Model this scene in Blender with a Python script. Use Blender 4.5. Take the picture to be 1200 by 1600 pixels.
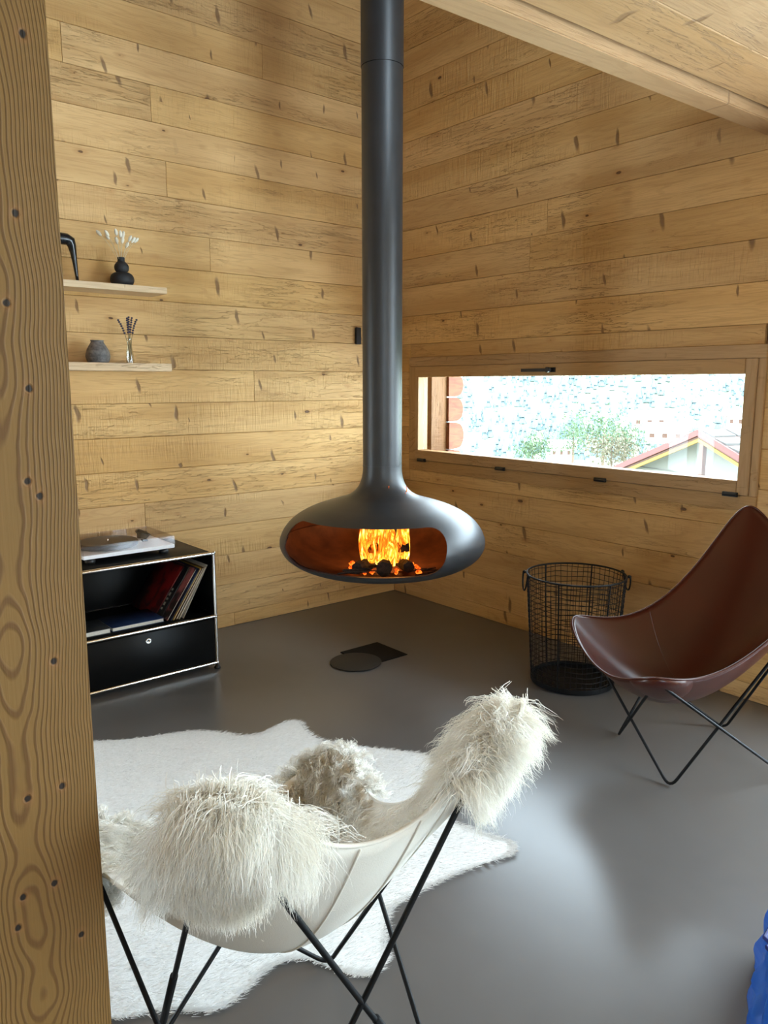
import bpy, bmesh, math, random
import numpy as np
from mathutils import Vector, Matrix

for o in list(bpy.data.objects): bpy.data.objects.remove(o)
scene = bpy.context.scene
COL = scene.collection
rnd = random.Random(7)
PI = math.pi

# ------------------------------------------------------------------ camera
CAM = Vector((-3.598, -4.215, 1.5))
cd = bpy.data.cameras.new('camera'); co = bpy.data.objects.new('camera', cd); COL.objects.link(co)
cd.sensor_fit = 'VERTICAL'; cd.sensor_height = 24.0; cd.lens = 1210.0 / 1600.0 * 24.0
cd.clip_start = 0.05; cd.clip_end = 3000
co.location = CAM
co.rotation_euler = (math.radians(90 - 9.39), 0, math.radians(50.3 - 90))
scene.camera = co

# ------------------------------------------------------------------ world, exposure
w = bpy.data.worlds.new('sky'); scene.world = w; w.use_nodes = True
nt = w.node_tree; nt.nodes.clear()
wo = nt.nodes.new('ShaderNodeOutputWorld'); wb = nt.nodes.new('ShaderNodeBackground')
wb.inputs['Color'].default_value = (0.77, 0.92, 1.07, 1); wb.inputs['Strength'].default_value = 14.0
nt.links.new(wb.outputs[0], wo.inputs[0])
vs = scene.view_settings
vs.view_transform = 'Standard'; vs.look = 'None'; vs.gamma = 1.0; vs.use_curve_mapping = False
vs.exposure = 0.5

def portal(name, loc, rot, sx, sy):
    l = bpy.data.lights.new(name, 'AREA'); l.shape = 'RECTANGLE'; l.size = sx; l.size_y = sy
    l.cycles.is_portal = True
    o = bpy.data.objects.new(name, l); COL.objects.link(o); o.location = loc; o.rotation_euler = rot
    return o

# ------------------------------------------------------------------ material helpers
class N:
    def __init__(s, name):
        s.m = bpy.data.materials.new(name); s.m.use_nodes = True
        s.t = s.m.node_tree; s.t.nodes.clear()
        s.out = s.t.nodes.new('ShaderNodeOutputMaterial')
    def n(s, typ, **kw):
        nd = s.t.nodes.new('ShaderNode' + typ)
        for k, v in kw.items(): setattr(nd, k, v)
        return nd
    def set(s, sock, v):
        if hasattr(v, 'is_output'): s.t.links.new(v, sock)
        elif v is not None:
            if isinstance(v, (tuple, list)) and len(v) == 3 and sock.type == 'RGBA': v = (*v, 1)
            sock.default_value = v
    def math(s, op, a, b=None, c=None, clamp=False):
        nd = s.n('Math', operation=op, use_clamp=clamp)
        for i, v in enumerate((a, b, c)):
            if v is not None: s.set(nd.inputs[i], v)
        return nd.outputs[0]
    def vmath(s, op, a, b=None, out=0):
        nd = s.n('VectorMath', operation=op)
        s.set(nd.inputs[0], a)
        if b is not None: s.set(nd.inputs[1], b)
        return nd.outputs[out]
    def noise(s, vec, scale=5, detail=2, rough=.5, dist=0):
        nd = s.n('TexNoise'); s.set(nd.inputs['Vector'], vec); nd.inputs['Scale'].default_value = scale
        nd.inputs['Detail'].default_value = detail; nd.inputs['Roughness'].default_value = rough; nd.inputs['Distortion'].default_value = dist
        return nd.outputs['Fac']
    def voro(s, vec, scale=5, rand=1, out='Distance', feature='F1'):
        nd = s.n('TexVoronoi', feature=feature); s.set(nd.inputs['Vector'], vec)
        nd.inputs['Scale'].default_value = scale; nd.inputs['Randomness'].default_value = rand
        return nd.outputs[out] if isinstance(out, str) else [nd.outputs[o] for o in out]
    def ramp(s, f, stops, interp='LINEAR'):
        nd = s.n('ValToRGB'); nd.color_ramp.interpolation = interp
        e = nd.color_ramp.elements
        while len(e) < len(stops): e.new(0.5)
        for el, (p, c) in zip(e, stops):
            el.position = p; el.color = (*c, 1) if len(c) == 3 else c
        s.set(nd.inputs[0], f); return nd.outputs[0]
    def mr(s, f, a, b, c=0., d=1., smooth=True):
        nd = s.n('MapRange', interpolation_type='SMOOTHSTEP' if smooth else 'LINEAR', clamp=True)
        s.set(nd.inputs[0], f)
        for i, v in enumerate((a, b, c, d)): nd.inputs[i + 1].default_value = v
        return nd.outputs[0]
    def mix(s, f, a, b, blend='MIX'):
        nd = s.n('Mix', data_type='RGBA', blend_type=blend)
        s.set(nd.inputs[0], f); s.set(nd.inputs[6], a); s.set(nd.inputs[7], b); return nd.outputs[2]
    def scale(s, vec, v): return s.vmath('MULTIPLY', vec, v)
    def coords(s, kind='Object'): return s.n('TexCoord').outputs[kind]
    def bump(s, h, strength=.3, dist=.01):
        nd = s.n('Bump'); nd.inputs['Strength'].default_value = strength; nd.inputs['Distance'].default_value = dist
        s.set(nd.inputs['Height'], h); return nd.outputs[0]
    def bsdf(s, color, rough=.5, metal=0, normal=None, **kw):
        b = s.n('BsdfPrincipled'); s.set(b.inputs['Base Color'], color); s.set(b.inputs['Roughness'], rough)
        s.set(b.inputs['Metallic'], metal)
        if normal is not None: s.set(b.inputs['Normal'], normal)
        for k, v in kw.items(): s.set(b.inputs[k.replace('_', ' ')], v)
        s.t.links.new(b.outputs[0], s.out.inputs[0]); return s.m

def simple(name, color, rough=.5, metal=0, nscale=30, namt=.12, bump=0, **kw):
    s = N(name); c = s.coords(); f = s.noise(c, nscale, 3)
    dk = tuple(x * (1 - namt) for x in color); lt = tuple(min(1, x * (1 + namt)) for x in color)
    col = s.mix(f, dk, lt)
    nm = s.bump(f, bump, .004) if bump else None
    return s.bsdf(col, rough, metal, nm, **kw)

def wood(name, lo, hi, knots=1.0, sat=1.0, rough=.6, saw=1.0, dark=(.11, .05, .025)):
    """spruce board: local x runs along the board, z across it"""
    s = N(name); c = s.coords(); oi = s.n('ObjectInfo')
    r = oi.outputs['Random']
    off = s.n('CombineXYZ')
    s.set(off.inputs[0], s.math('MULTIPLY', r, 37.0)); s.set(off.inputs[1], s.math('MULTIPLY', r, 11.3)); s.set(off.inputs[2], s.math('MULTIPLY', r, 91.7))
    p = s.vmath('ADD', c, off.outputs[0])
    broad = s.noise(s.scale(p, (.7, 1, 7)), 1, 3, .55)
    grain = s.noise(s.scale(p, (1.4, 10, 22)), 1, 2, .5, .4)
    rings = s.math('SINE', s.math('MULTIPLY', grain, 55.0))
    rings = s.mr(rings, .2, 1, 0, 1)
    fine = s.noise(s.scale(p, (7, 90, 260)), 1, 2, .6)
    col = s.mix(s.mr(broad, .3, .72), lo, hi)
    tone = s.math('ADD', s.math('MULTIPLY', r, .12), .94)
    hv = s.n('HueSaturation'); s.set(hv.inputs['Value'], tone); s.set(hv.inputs['Saturation'], s.math('ADD', s.math('MULTIPLY', s.math('FRACT', s.math('MULTIPLY', r, 7.31)), .08), .96 * sat)); s.set(hv.inputs['Color'], col); col = hv.outputs[0]
    col = s.mix(s.math('MULTIPLY', rings, .20), col, (lo[0] * .62, lo[1] * .52, lo[2] * .45))
    col = s.mix(s.mr(fine, .55, .8, 0, .22), col, (lo[0] * .6, lo[1] * .5, lo[2] * .4))
    # round knots
    d, cc = s.voro(s.scale(p, (4.2, .01, 9.5)), 1, 1, ('Distance', 'Color'))
    sep = s.n('SeparateColor'); s.set(sep.inputs[0], cc)
    big = s.math('MULTIPLY', s.math('SUBTRACT', sep.outputs[0], .15), .085)
    kn = s.mr(s.math('SUBTRACT', s.math('ADD', d, s.math('MULTIPLY', s.noise(p, 60, 1), .02)), big), 0.012, .034, 1, 0)
    halo = s.mr(s.math('SUBTRACT', d, big), .03, .16, .32, 0)
    # spike knots: short dark strokes across the grain
    d2, c2, c3 = s.voro(s.scale(s.vmath('ADD', p, (3.3, 0, 1.7)), (3.4, .01, 3.6)), 1, 1, ('Distance', 'Position', 'Color'))
    q = s.vmath('SUBTRACT', s.scale(s.vmath('ADD', p, (3.3, 0, 1.7)), (3.4, .01, 3.6)), c2)
    sx = s.n('SeparateXYZ'); s.set(sx.inputs[0], q)
    px = s.math('ADD', s.math('ADD', sx.outputs[0], s.math('MULTIPLY', sx.outputs[2], .15)), s.math('MULTIPLY', s.math('SUBTRACT', s.noise(s.scale(p, (6, 1, 14)), 1, 1), .5), .10))
    el = s.math('SQRT', s.math('ADD', s.math('POWER', s.math('MULTIPLY', px, 34.0), 2.0), s.math('POWER', s.math('MULTIPLY', sx.outputs[2], 8.5), 2.0)))
    cs = s.n('SeparateColor'); s.set(cs.inputs[0], c3)
    el = s.math('DIVIDE', el, s.math('ADD', s.math('MULTIPLY', cs.outputs[0], 1.5), .45))
    sp = s.math('MULTIPLY', s.mr(el, .45, 1.15, .8, 0), s.mr(cs.outputs[1], .50, .58))
    kk = s.math('MAXIMUM', kn, sp)
    # cracks running along the board, only in some places
    cr = s.noise(s.scale(p, (2.2, 1, 30)), 1, 4, .65, .6)
    crm = s.mr(s.noise(s.scale(p, (1.1, 1, 3)), 1, 1), .45, .62)
    crack = s.math('MULTIPLY', s.mr(s.math('ABSOLUTE', s.math('SUBTRACT', cr, .5)), 0, .012, 1, 0), crm)
    col = s.mix(s.math('MULTIPLY', halo, knots), col, (lo[0] * .7, lo[1] * .55, lo[2] * .42))
    col = s.mix(s.math('MULTIPLY', crack, .34 * knots), col, (dark[0] * 1.6, dark[1] * 1.6, dark[2] * 1.6))
    col = s.mix(s.math('MULTIPLY', kk, .9 * knots), col, dark)
    # bandsaw marks
    sm = s.noise(s.scale(p, (75, 1, 6)), 1, 2, .5, .8)
    smm = s.mr(s.noise(s.scale(p, (1.2, 1, 4)), 1, 1), .42, .6)
    ht = s.math('ADD', s.math('MULTIPLY', s.math('MULTIPLY', sm, smm), 1.0 * saw), s.math('ADD', s.math('MULTIPLY', s.noise(s.scale(p, (3, 1, 20)), 1, 3), .7), s.math('MULTIPLY', fine, .25)))
    ht = s.math('SUBTRACT', ht, s.math('MULTIPLY', s.math('MAXIMUM', crack, kk), .5))
    return s.bsdf(col, rough, 0, s.bump(ht, .8, .008), Specular_IOR_Level=.3)

M = {}
M['board'] = wood('spruce_board', (.55, .318, .115), (.71, .450, .190))
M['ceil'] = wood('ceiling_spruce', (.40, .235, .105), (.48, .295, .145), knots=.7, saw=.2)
M['frame'] = wood('window_spruce', (.42, .25, .11), (.48, .30, .14), knots=.12, saw=0)
M['shelf'] = wood('pale_shelf_wood', (.66, .47, .29), (.76, .58, .38), knots=.3, saw=0)
M['joint'] = simple('joint_shadow_wood', (.16, .09, .045), .8)

def post_mat():
    s = N('old_post_wood'); c = s.coords()
    sx = s.n('SeparateXYZ'); s.set(sx.inputs[0], c); x, y, z = sx.outputs
    zz = s.n('CombineXYZ'); s.set(zz.inputs[2], z)
    nA = s.noise(s.scale(zz.outputs[0], (1, 1, 1.1)), 1, 2); nB = s.noise(s.vmath('ADD', s.scale(zz.outputs[0], (1, 1, 1.7)), (5, 3, 0)), 1, 3)
    wob = s.noise(s.scale(c, (9, 9, 5)), 1, 3, .5)
    cx = s.math('ADD', x, s.math('MULTIPLY', s.math('SUBTRACT', nA, .62), .10))
    cy = s.math('ADD', s.math('ADD', y, .065), s.math('MULTIPLY', s.math('SUBTRACT', nB, .5), .09))
    r = s.math('SQRT', s.math('ADD', s.math('POWER', s.math('MULTIPLY', cx, 1.0), 2.0), s.math('POWER', cy, 2.0)))
    r = s.math('ADD', r, s.math('MULTIPLY', wob, .010))
    saw = s.math('FRACT', s.math('MULTIPLY', r, 330.0))
    line = s.mr(s.math('ABSOLUTE', s.math('SUBTRACT', saw, .5)), .06, .27, 1, 0)
    fine = s.noise(s.scale(c, (220, 220, 6)), 1, 2, .6)
    col = s.mix(s.noise(s.scale(c, (6, 6, 1.5)), 1, 2), (.150, .078, .020), (.185, .102, .029))
    col = s.mix(s.math('MULTIPLY', line, .62), col, (.070, .026, .006))
    col = s.mix(s.mr(fine, .5, .8, 0, .2), col, (.22, .11, .04))
    # knots read off the photograph, in the post's own face coordinates
    kn = None
    for kx, kz in KNOTS:
        dx = s.math('MULTIPLY', s.math('SUBTRACT', x, kx), 1.0); dz = s.math('SUBTRACT', z, kz)
        d = s.math('SQRT', s.math('ADD', s.math('POWER', dx, 2.0), s.math('POWER', s.math('MULTIPLY', dz, .85), 2.0)))
        kn = d if kn is None else s.math('MINIMUM', kn, d)
    kn = s.math('ADD', kn, s.math('MULTIPLY', s.math('SUBTRACT', s.noise(c, 160, 1), .5), .0025))
    col = s.mix(s.mr(kn, .004, .013, .5, 0), col, (.20, .09, .03))
    col = s.mix(s.mr(kn, .0028, .0050, .96, 0), col, (.012, .008, .006))
    ht = s.math('SUBTRACT', s.math('ADD', s.math('MULTIPLY', line, .5), s.math('MULTIPLY', fine, .3)), s.mr(kn, .003, .006, 1.2, 0))
    return s.bsdf(col, .62, 0, s.bump(ht, .55, .0015), Specular_IOR_Level=.25)

def floor_mat():
    s = N('resin_floor'); c = s.coords()
    a = s.noise(c, 1.6, 3, .6, .5); b = s.noise(c, 9, 4, .6)
    col = s.mix(s.mr(a, .3, .7), (.095, .087, .081), (.113, .105, .099)); col = s.mix(s.math('MULTIPLY', b, .25), col, (.125, .118, .112))
    return s.bsdf(col, .29, 0, None, Specular_IOR_Level=.58)
M['floor'] = floor_mat()
M['black_metal'] = simple('black_powder_metal', (.006, .006, .0065), .5, 0, 60, .15, Specular_IOR_Level=.2)
M['iron'] = simple('matt_black_steel', (.028, .030, .033), .42, 0, 14, .25, .03, Specular_IOR_Level=.6)
M['cab_black'] = simple('black_lacquer', (.005, .005, .005), .38, 0, 8, .1, Specular_IOR_Level=.12)
M['chrome'] = simple('chrome', (.80, .78, .76), .12, 1.0, 10, .03)
M['plastic'] = simple('black_plastic', (.010, .010, .011), .45)
M['paper'] = simple('paper_pages', (.70, .66, .58), .8, 0, 120, .2)
M['canvas'] = simple('cream_canvas', (.74, .70, .62), .85, 0, 400, .06, .15, Subsurface_Weight=0.0)
M['dark_plate'] = simple('black_floor_plate', (.004, .004, .004), .6, Specular_IOR_Level=.1)
M['bronze_plate'] = simple('dark_bronze_disc', (.018, .016, .013), .5, Specular_IOR_Level=.2)
M['exterior_white'] = simple('pale_render', (.75, .74, .70), .9)

# ------------------------------------------------------------------ mesh helpers
class B:
    def __init__(s): s.v = []; s.f = []
    def add(s, vs_, fs_):
        k = len(s.v); s.v += [tuple(p) for p in vs_]; s.f += [tuple(i + k for i in f) for f in fs_]; return s
    def box(s, a, b):
        x0, y0, z0 = a; x1, y1, z1 = b
        return s.add([(x0,y0,z0),(x1,y0,z0),(x1,y1,z0),(x0,y1,z0),(x0,y0,z1),(x1,y0,z1),(x1,y1,z1),(x0,y1,z1)],
                     [(0,3,2,1),(4,5,6,7),(0,1,5,4),(1,2,6,5),(2,3,7,6),(3,0,4,7)])
    def obox(s, cen, ax, ay, az):
        c = Vector(cen); ax, ay, az = Vector(ax), Vector(ay), Vector(az)
        vs_ = [c + sx*ax + sy*ay + sz*az for sz in (-1,1) for sy, sx in ((-1,-1),(-1,1),(1,1),(1,-1))]
        return s.add(vs_, [(0,3,2,1),(4,5,6,7),(0,1,5,4),(1,2,6,5),(2,3,7,6),(3,0,4,7)])
    def tube(s, pts, r, n=10, closed=False, cap=True):
        P = [Vector(p) for p in pts]; m = len(P)
        rs = r if isinstance(r, (list, tuple)) else [r] * m
        T = []
        for i in range(m):
            a = P[(i-1) % m] if (closed or i > 0) else P[i]; b = P[(i+1) % m] if (closed or i < m-1) else P[i]
            T.append((b - a).normalized())
        up = Vector((0,0,1)) if abs(T[0].z) < .9 else Vector((1,0,0))
        nrm = T[0].cross(up).normalized(); k = len(s.v)
        for i in range(m):
            if i: nrm = (nrm - T[i] * nrm.dot(T[i])).normalized()
            bi = T[i].cross(nrm)
            for j in range(n):
                a = 2*PI*j/n; s.v.append(tuple(P[i] + (nrm*math.cos(a) + bi*math.sin(a)) * rs[i]))
        for i in range(m if closed else m-1):
            i2 = (i+1) % m
            for j in range(n):
                s.f.append((k+i*n+j, k+i*n+(j+1)%n, k+i2*n+(j+1)%n, k+i2*n+j))
        if cap and not closed:
            s.f.append(tuple(k+j for j in reversed(range(n)))); s.f.append(tuple(k+(m-1)*n+j for j in range(n)))
        return s
    def lathe(s, prof, n=32, cen=(0,0,0), closed=False):
        k = len(s.v); cx, cy, cz = cen; idx = []
        for r, z in prof:
            if r < 1e-6: idx.append([len(s.v)] * n); s.v.append((cx, cy, cz+z))
            else:
                idx.append(list(range(len(s.v), len(s.v)+n)))
                for j in range(n):
                    a = 2*PI*j/n; s.v.append((cx+r*math.cos(a), cy+r*math.sin(a), cz+z))
        m = len(prof)
        for i in range(m if closed else m-1):
            A, C_ = idx[i], idx[(i+1) % m]
            for j in range(n):
                q = [A[j], A[(j+1)%n], C_[(j+1)%n], C_[j]]
                u = []
                for t in q:
                    if t not in u: u.append(t)
                if len(u) > 2: s.f.append(tuple(u))
        return s
    def ball(s, cen, rx, ry=None, rz=None, n=12, m=8):
        ry = ry or rx; rz = rz or rx; cx, cy, cz = cen; k = len(s.v)
        prof = [(math.sin(PI*i/m), -math.cos(PI*i/m)) for i in range(m+1)]; prof[0] = (0,-1); prof[-1] = (0,1)
        s.lathe(prof, n)
        for i in range(k, len(s.v)):
            x,y,z = s.v[i]; s.v[i] = (cx+x*rx, cy+y*ry, cz+z*rz)
        return s
    def obj(s, name, mat, parent=None, smooth=False, loc=None, rot=None):
        me = bpy.data.meshes.new(name); me.from_pydata(s.v, [], s.f); me.update()
        if mat: me.materials.append(M[mat] if isinstance(mat, str) else mat)
        if smooth: me.polygons.foreach_set('use_smooth', [True]*len(me.polygons))
        o = bpy.data.objects.new(name, me); COL.objects.link(o)
        if loc is not None: o.location = loc
        if rot is not None: o.rotation_euler = rot
        if parent: o.parent = parent
        return o

def fix_normals(o):
    bm = bmesh.new(); bm.from_mesh(o.data); bmesh.ops.recalc_face_normals(bm, faces=bm.faces); bm.to_mesh(o.data); bm.free()
def autosmooth(o, ang=40):
    o.data.polygons.foreach_set('use_smooth', [True]*len(o.data.polygons))
    bm = bmesh.new(); bm.from_mesh(o.data)
    for e in bm.edges:
        if len(e.link_faces) == 2 and e.calc_face_angle(0) > math.radians(ang): e.smooth = False
    bm.to_mesh(o.data); bm.free()
def bevel(o, w=.003, seg=2):
    bm = bmesh.new(); bm.from_mesh(o.data); bmesh.ops.remove_doubles(bm, verts=bm.verts, dist=1e-6)
    bmesh.ops.bevel(bm, geom=list(bm.edges), offset=w, segments=seg, affect='EDGES', clamp_overlap=True)
    bm.to_mesh(o.data); bm.free(); autosmooth(o, 50); return o
def empty(name, loc=(0,0,0), rz=0):
    o = bpy.data.objects.new(name, None); COL.objects.link(o); o.location = loc; o.rotation_euler = (0,0,rz); o.empty_display_size = .1; return o
def tag(o, label=None, cat=None, group=None, kind=None):
    if label: o['label'] = label
    if cat: o['category'] = cat
    if group: o['group'] = group
    if kind: o['kind'] = kind
    return o
def apply_mods(o):
    dg = bpy.context.evaluated_depsgraph_get(); me = bpy.data.meshes.new_from_object(o.evaluated_get(dg))
    o.modifiers.clear(); o.data = me; return o
def npmesh(name, V, F, mat, parent=None, smooth=False):
    """V (n,3) array, F (m,k) index array"""
    me = bpy.data.meshes.new(name); V = np.asarray(V, np.float32); F = np.asarray(F, np.int32); k = F.shape[1]
    me.vertices.add(len(V)); me.vertices.foreach_set('co', V.ravel())
    me.loops.add(F.size); me.loops.foreach_set('vertex_index', F.ravel())
    me.polygons.add(len(F)); me.polygons.foreach_set('loop_start', np.arange(0, F.size, k, dtype=np.int32))
    if smooth: me.polygons.foreach_set('use_smooth', np.ones(len(F), bool))
    me.update(); me.validate(); me.materials.append(M[mat])
    o = bpy.data.objects.new(name, me); COL.objects.link(o)
    if parent: o.parent = parent
    return o
def ray(px, py):
    p = math.radians(9.39); y = math.radians(50.3)
    F = Vector((math.cos(y)*math.cos(p), math.sin(y)*math.cos(p), -math.sin(p))); R = Vector((math.sin(y), -math.cos(y), 0)); U = R.cross(F)
    return F*1210 + R*(px-600) + U*(800-py)
def far(px, py, d):
    r = ray(px, py); return CAM + r * (d / math.hypot(r.x, r.y))
def onfloor(px, py, z=0):
    r = ray(px, py); return CAM + r * ((z - CAM.z) / r.z)

# ------------------------------------------------------------------ room shell
X0, Y0 = -7.0, -7.5              # far ends of the two boarded walls
ZT = 4.95
def rect_sub(rects, hole):
    out = []; ha, hb, hc, hd = hole
    for a, b, c, d in rects:
        if hb <= a or ha >= b or hd <= c or hc >= d: out.append((a,b,c,d)); continue
        if a < ha: out.append((a,ha,c,d))
        if b > hb: out.append((hb,b,c,d))
        m0, m1 = max(a,ha), min(b,hb)
        if c < hc: out.append((m0,m1,c,hc))
        if d > hd: out.append((m0,m1,hd,d))
    return out
def slab(name, rects, to3, mat):
    b = B()
    for r in rects:
        p, q = to3(r); b.box(p, q)
    return tag(b.obj(name, mat), kind='structure')

floor = tag(B().box((X0-.1, Y0-.1, -.12), (.45, .12, 0)).obj('floor', 'floor'), kind='structure')

WIN1 = (-2.587, -.167, .912, 1.677)     # y0,y1,z0,z1 outer edge of the casing
WIN2 = (-7.2, -3.2, .04, 2.45)         # tall glazing further along the right wall, outside the frame
UPW = (-2.2, -.9, 2.95, 4.85)             # x0,x1,z0,z1 window of the set-back upper storey, above the gallery
YU = -5.0                               # plane of that upper wall
LFW = (-4.8, -3.6, .04, 1.95)           # glass door in the left wall, hidden by the post
BKW = (-5.3, -3.7, .9, 2.3)             # window in the back wall, behind the camera
wl = slab('wall_left', rect_sub([(X0, .45, 0, ZT)], LFW), lambda r: ((r[0], .019, r[2]), (r[1], .12, r[3])), 'joint')
wr = slab('wall_right', rect_sub(rect_sub([(Y0, .019, 0, ZT)], (WIN1[0]+.03, WIN1[1]-.03, WIN1[2]+.03, WIN1[3]-.03)), WIN2),
          lambda r: ((.019, r[0], r[2]), (.24, r[1], r[3])), 'joint')
wbk = slab('wall_back', rect_sub([(X0, .24, 0, 2.8)], BKW), lambda r: ((r[0], Y0-.15, r[2]), (r[1], Y0, r[3])), 'board')
wup = slab('wall_upper', rect_sub([(X0, .24, 2.8, ZT)], UPW), lambda r: ((r[0], YU-.15, r[2]), (r[1], YU, r[3])), 'board')
wrr = slab('wall_rear', [(Y0, .12, 0, ZT)], lambda r: ((X0-.15, r[0], r[2]), (X0, r[1], r[3])), 'board')

def board_mesh(L, H, T=.018, ch=.0022):
    """local: x length, z height, front at y=0 facing -y; front edges chamfered"""
    x, z = L/2, H/2
    v = [(-x,T,-z),(x,T,-z),(x,T,z),(-x,T,z), (-x,ch,-z),(x,ch,-z),(x,ch,z),(-x,ch,z),
         (-x+ch*.4,0,-z+ch),(x-ch*.4,0,-z+ch),(x-ch*.4,0,z-ch),(-x+ch*.4,0,z-ch)]
    f = [(0,1,2,3)[::1]] + [(a,b,b+4,a+4) for a,b in ((1,0),(2,1),(3,2),(0,3))] + [(a,b,b+4,a+4) for a,b in ((5,4),(6,5),(7,6),(4,7))]
    f.append((8,11,10,9)[::-1])
    return B().add(v, f)
ROW = .187; Z0 = .084 - .187
def clad(parent, lo, hi, holes, side, forced):
    r_ = random.Random(11 if side == 'left' else 23)
    k = 0
    while Z0 + k*ROW < ZT:
        z0, z1 = max(0.0, Z0 + k*ROW), min(ZT, Z0 + (k+1)*ROW); k += 1
        cuts = list(forced.get(k-1, []))
        p = hi - r_.uniform(1.0, 6.5)
        while p > lo + .8:
            if all(abs(p-c) > 1.2 for c in cuts) and (k-1) not in forced: cuts.append(p)
            p -= r_.uniform(4.0, 5.0)
        ends = [lo] + sorted(cuts) + [hi]
        rects = [(a, b, z0, z1) for a, b in zip(ends[:-1], ends[1:])]
        for h in holes: rects = rect_sub(rects, h)
        for a, b, c, d in rects:
            L, H = b-a-.0012, d-c-.0016
            if L < .03 or H < .012: continue
            o = board_mesh(L, H).obj('board', 'board', parent); fix_normals(o)
            pr = r_.uniform(0, .0016)
            if side == 'left': o.location = ((a+b)/2, pr, (c+d)/2)
            else: o.location = (pr, (a+b)/2, (c+d)/2); o.rotation_euler = (0,0,-PI/2)
clad(wl, X0, 0.0, [LFW], 'left', {18: [-1.02], 8: [-1.134], 0: [-1.32], 1: [-.5, -3.4]})
clad(wr, Y0, 0.0, [WIN1, WIN2], 'right', {12: [-1.19], 9: [-2.566], 3: [-.27], 1: [-2.2]})

# gallery above the near part of the room: planked underside, edge beam, upper roof
GZ = 2.60; PIV = Vector((0, -2.512, 0)); GR = math.radians(-2.2)
ceil = tag(B().box((X0-.1, Y0+2.2, GZ+.03), (.015, -.10, GZ+.2)).obj('ceiling', 'joint', None, loc=PIV, rot=(0,0,GR)), kind='structure')
y = -.125
while y > Y0 + 2.3:
    y1 = max(Y0+2.2, y-.24)
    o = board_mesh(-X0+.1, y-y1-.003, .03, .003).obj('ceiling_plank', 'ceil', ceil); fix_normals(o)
    o.rotation_euler = (PI/2, 0, 0); o.location = (X0/2-.045, (y+y1)/2, GZ)
    y = y1
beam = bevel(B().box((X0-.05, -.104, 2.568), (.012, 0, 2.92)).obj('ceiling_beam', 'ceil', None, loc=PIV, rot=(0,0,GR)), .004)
tag(beam, 'pale spruce beam along the ceiling edge above the window wall', 'beam')
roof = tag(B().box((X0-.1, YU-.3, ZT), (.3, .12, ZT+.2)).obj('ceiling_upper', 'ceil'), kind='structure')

sky_block = tag(B().box((.24, -3.1, 2.3), (1.0, 2.6, 2.42)).obj('sky_block_slab', 'ceil'), kind='structure')  # unseen overhang, added to block high sky light and keep the corner floor dark
KNOTS = []
def postknots():
    for px, py in ((10,473),(45,607),(43,752),(62,775),(84,1033),(97,1228),(43,1248),(127,1460),(28,1450),(35,53),(24,333),(85,1380),(36,1402)):
        r = ray(px, py); t = (-3.2 - CAM.y) / r.y; p = CAM + r*t
        KNOTS.append((p.x - (-3.369), p.z - 1.295))
postknots(); M['post'] = post_mat()
pm = B(); pm.box((-.1, 0, -1.295), (.1, .2, 1.295))
post = pm.obj('wooden_post', 'post', None, loc=(-3.369, -3.2, 1.295)); bevel(post, .004, 2)
tag(post, 'rough golden timber post with dark knots, nearest the camera at left', 'post')

# ------------------------------------------------------------------ windows
def glass_mat():
    s = N('window_glass'); tr = s.n('BsdfTransparent'); tr.inputs[0].default_value = (.96, .98, .97, 1)
    gl = s.n('BsdfGlossy'); gl.inputs['Roughness'].default_value = .02
    mx = s.n('MixShader'); mx.inputs[0].default_value = .012
    s.t.links.new(tr.outputs[0], mx.inputs[1]); s.t.links.new(gl.outputs[0], mx.inputs[2]); s.t.links.new(mx.outputs[0], s.out.inputs[0]); return s.m
M['glass'] = glass_mat()
def plank(name, a, b, mat, parent, w=.002):
    """box plank whose local x is its longest horizontal/vertical run so the grain follows it"""
    a, b = Vector(a), Vector(b); c = (a+b)/2; d = b-a
    ax = max(range(3), key=lambda i: d[i])
    o = B()
    if ax == 0: o.box(-d/2, d/2); rot = (0,0,0)
    elif ax == 1: o.box((-d.y/2, -d.x/2, -d.z/2), (d.y/2, d.x/2, d.z/2)); rot = (0,0,PI/2)
    else: o.box((-d.z/2, -d.y/2, -d.x/2), (d.z/2, d.y/2, d.x/2)); rot = (0,PI/2,0)
    o = o.obj(name, mat, parent, loc=c, rot=rot); bevel(o, w, 2); return o
w1 = tag(empty('window_1', (0, -1.38, .912)), kind='structure')
W = lambda n, a, b, m='frame': plank(n, (a[0], a[1]+1.38, a[2]-.912), (b[0], b[1]+1.38, b[2]-.912), m, w1)
y0, y1, z0, z1 = WIN1
W('casing', (-.012, y0, 1.617), (.10, y1, z1)); W('casing', (-.012, y0, z0), (.10, y1, .983))
W('casing', (-.012, -.237, .984), (.10, y1, 1.616)); W('casing', (-.012, y0, .984), (.10, -2.552, 1.616))
W('sash_rail', (-.022, -2.497, 1.546), (.065, -.239, 1.615)); W('sash_rail', (-.022, -2.497, .986), (.065, -.239, 1.052))
W('sash_stile', (-.022, -.272, 1.053), (.065, -.239, 1.545)); W('sash_stile', (-.022, -2.55, .986), (.065, -2.498, 1.615))
g = B().box((.03, -2.497, 1.053), (.036, -.272, 1.545)).obj('pane', 'glass', w1, loc=(0, 1.38, -.912))
h = B().box((-.030, -1.42, 1.566), (-.022, -1.36, 1.592)); h.tube([(-.03,-1.39,1.579), (-.052,-1.39,1.579)], .009, 10)
h.box((-.060, -1.405, 1.569), (-.046, -1.20, 1.587)); h.tube([(-.064,-1.39,1.579), (-.044,-1.39,1.579)], .015, 16); h = h.obj('handle', 'plastic', w1, loc=(0,1.38,-.912)); tag(h, 'black window handle')
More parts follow.
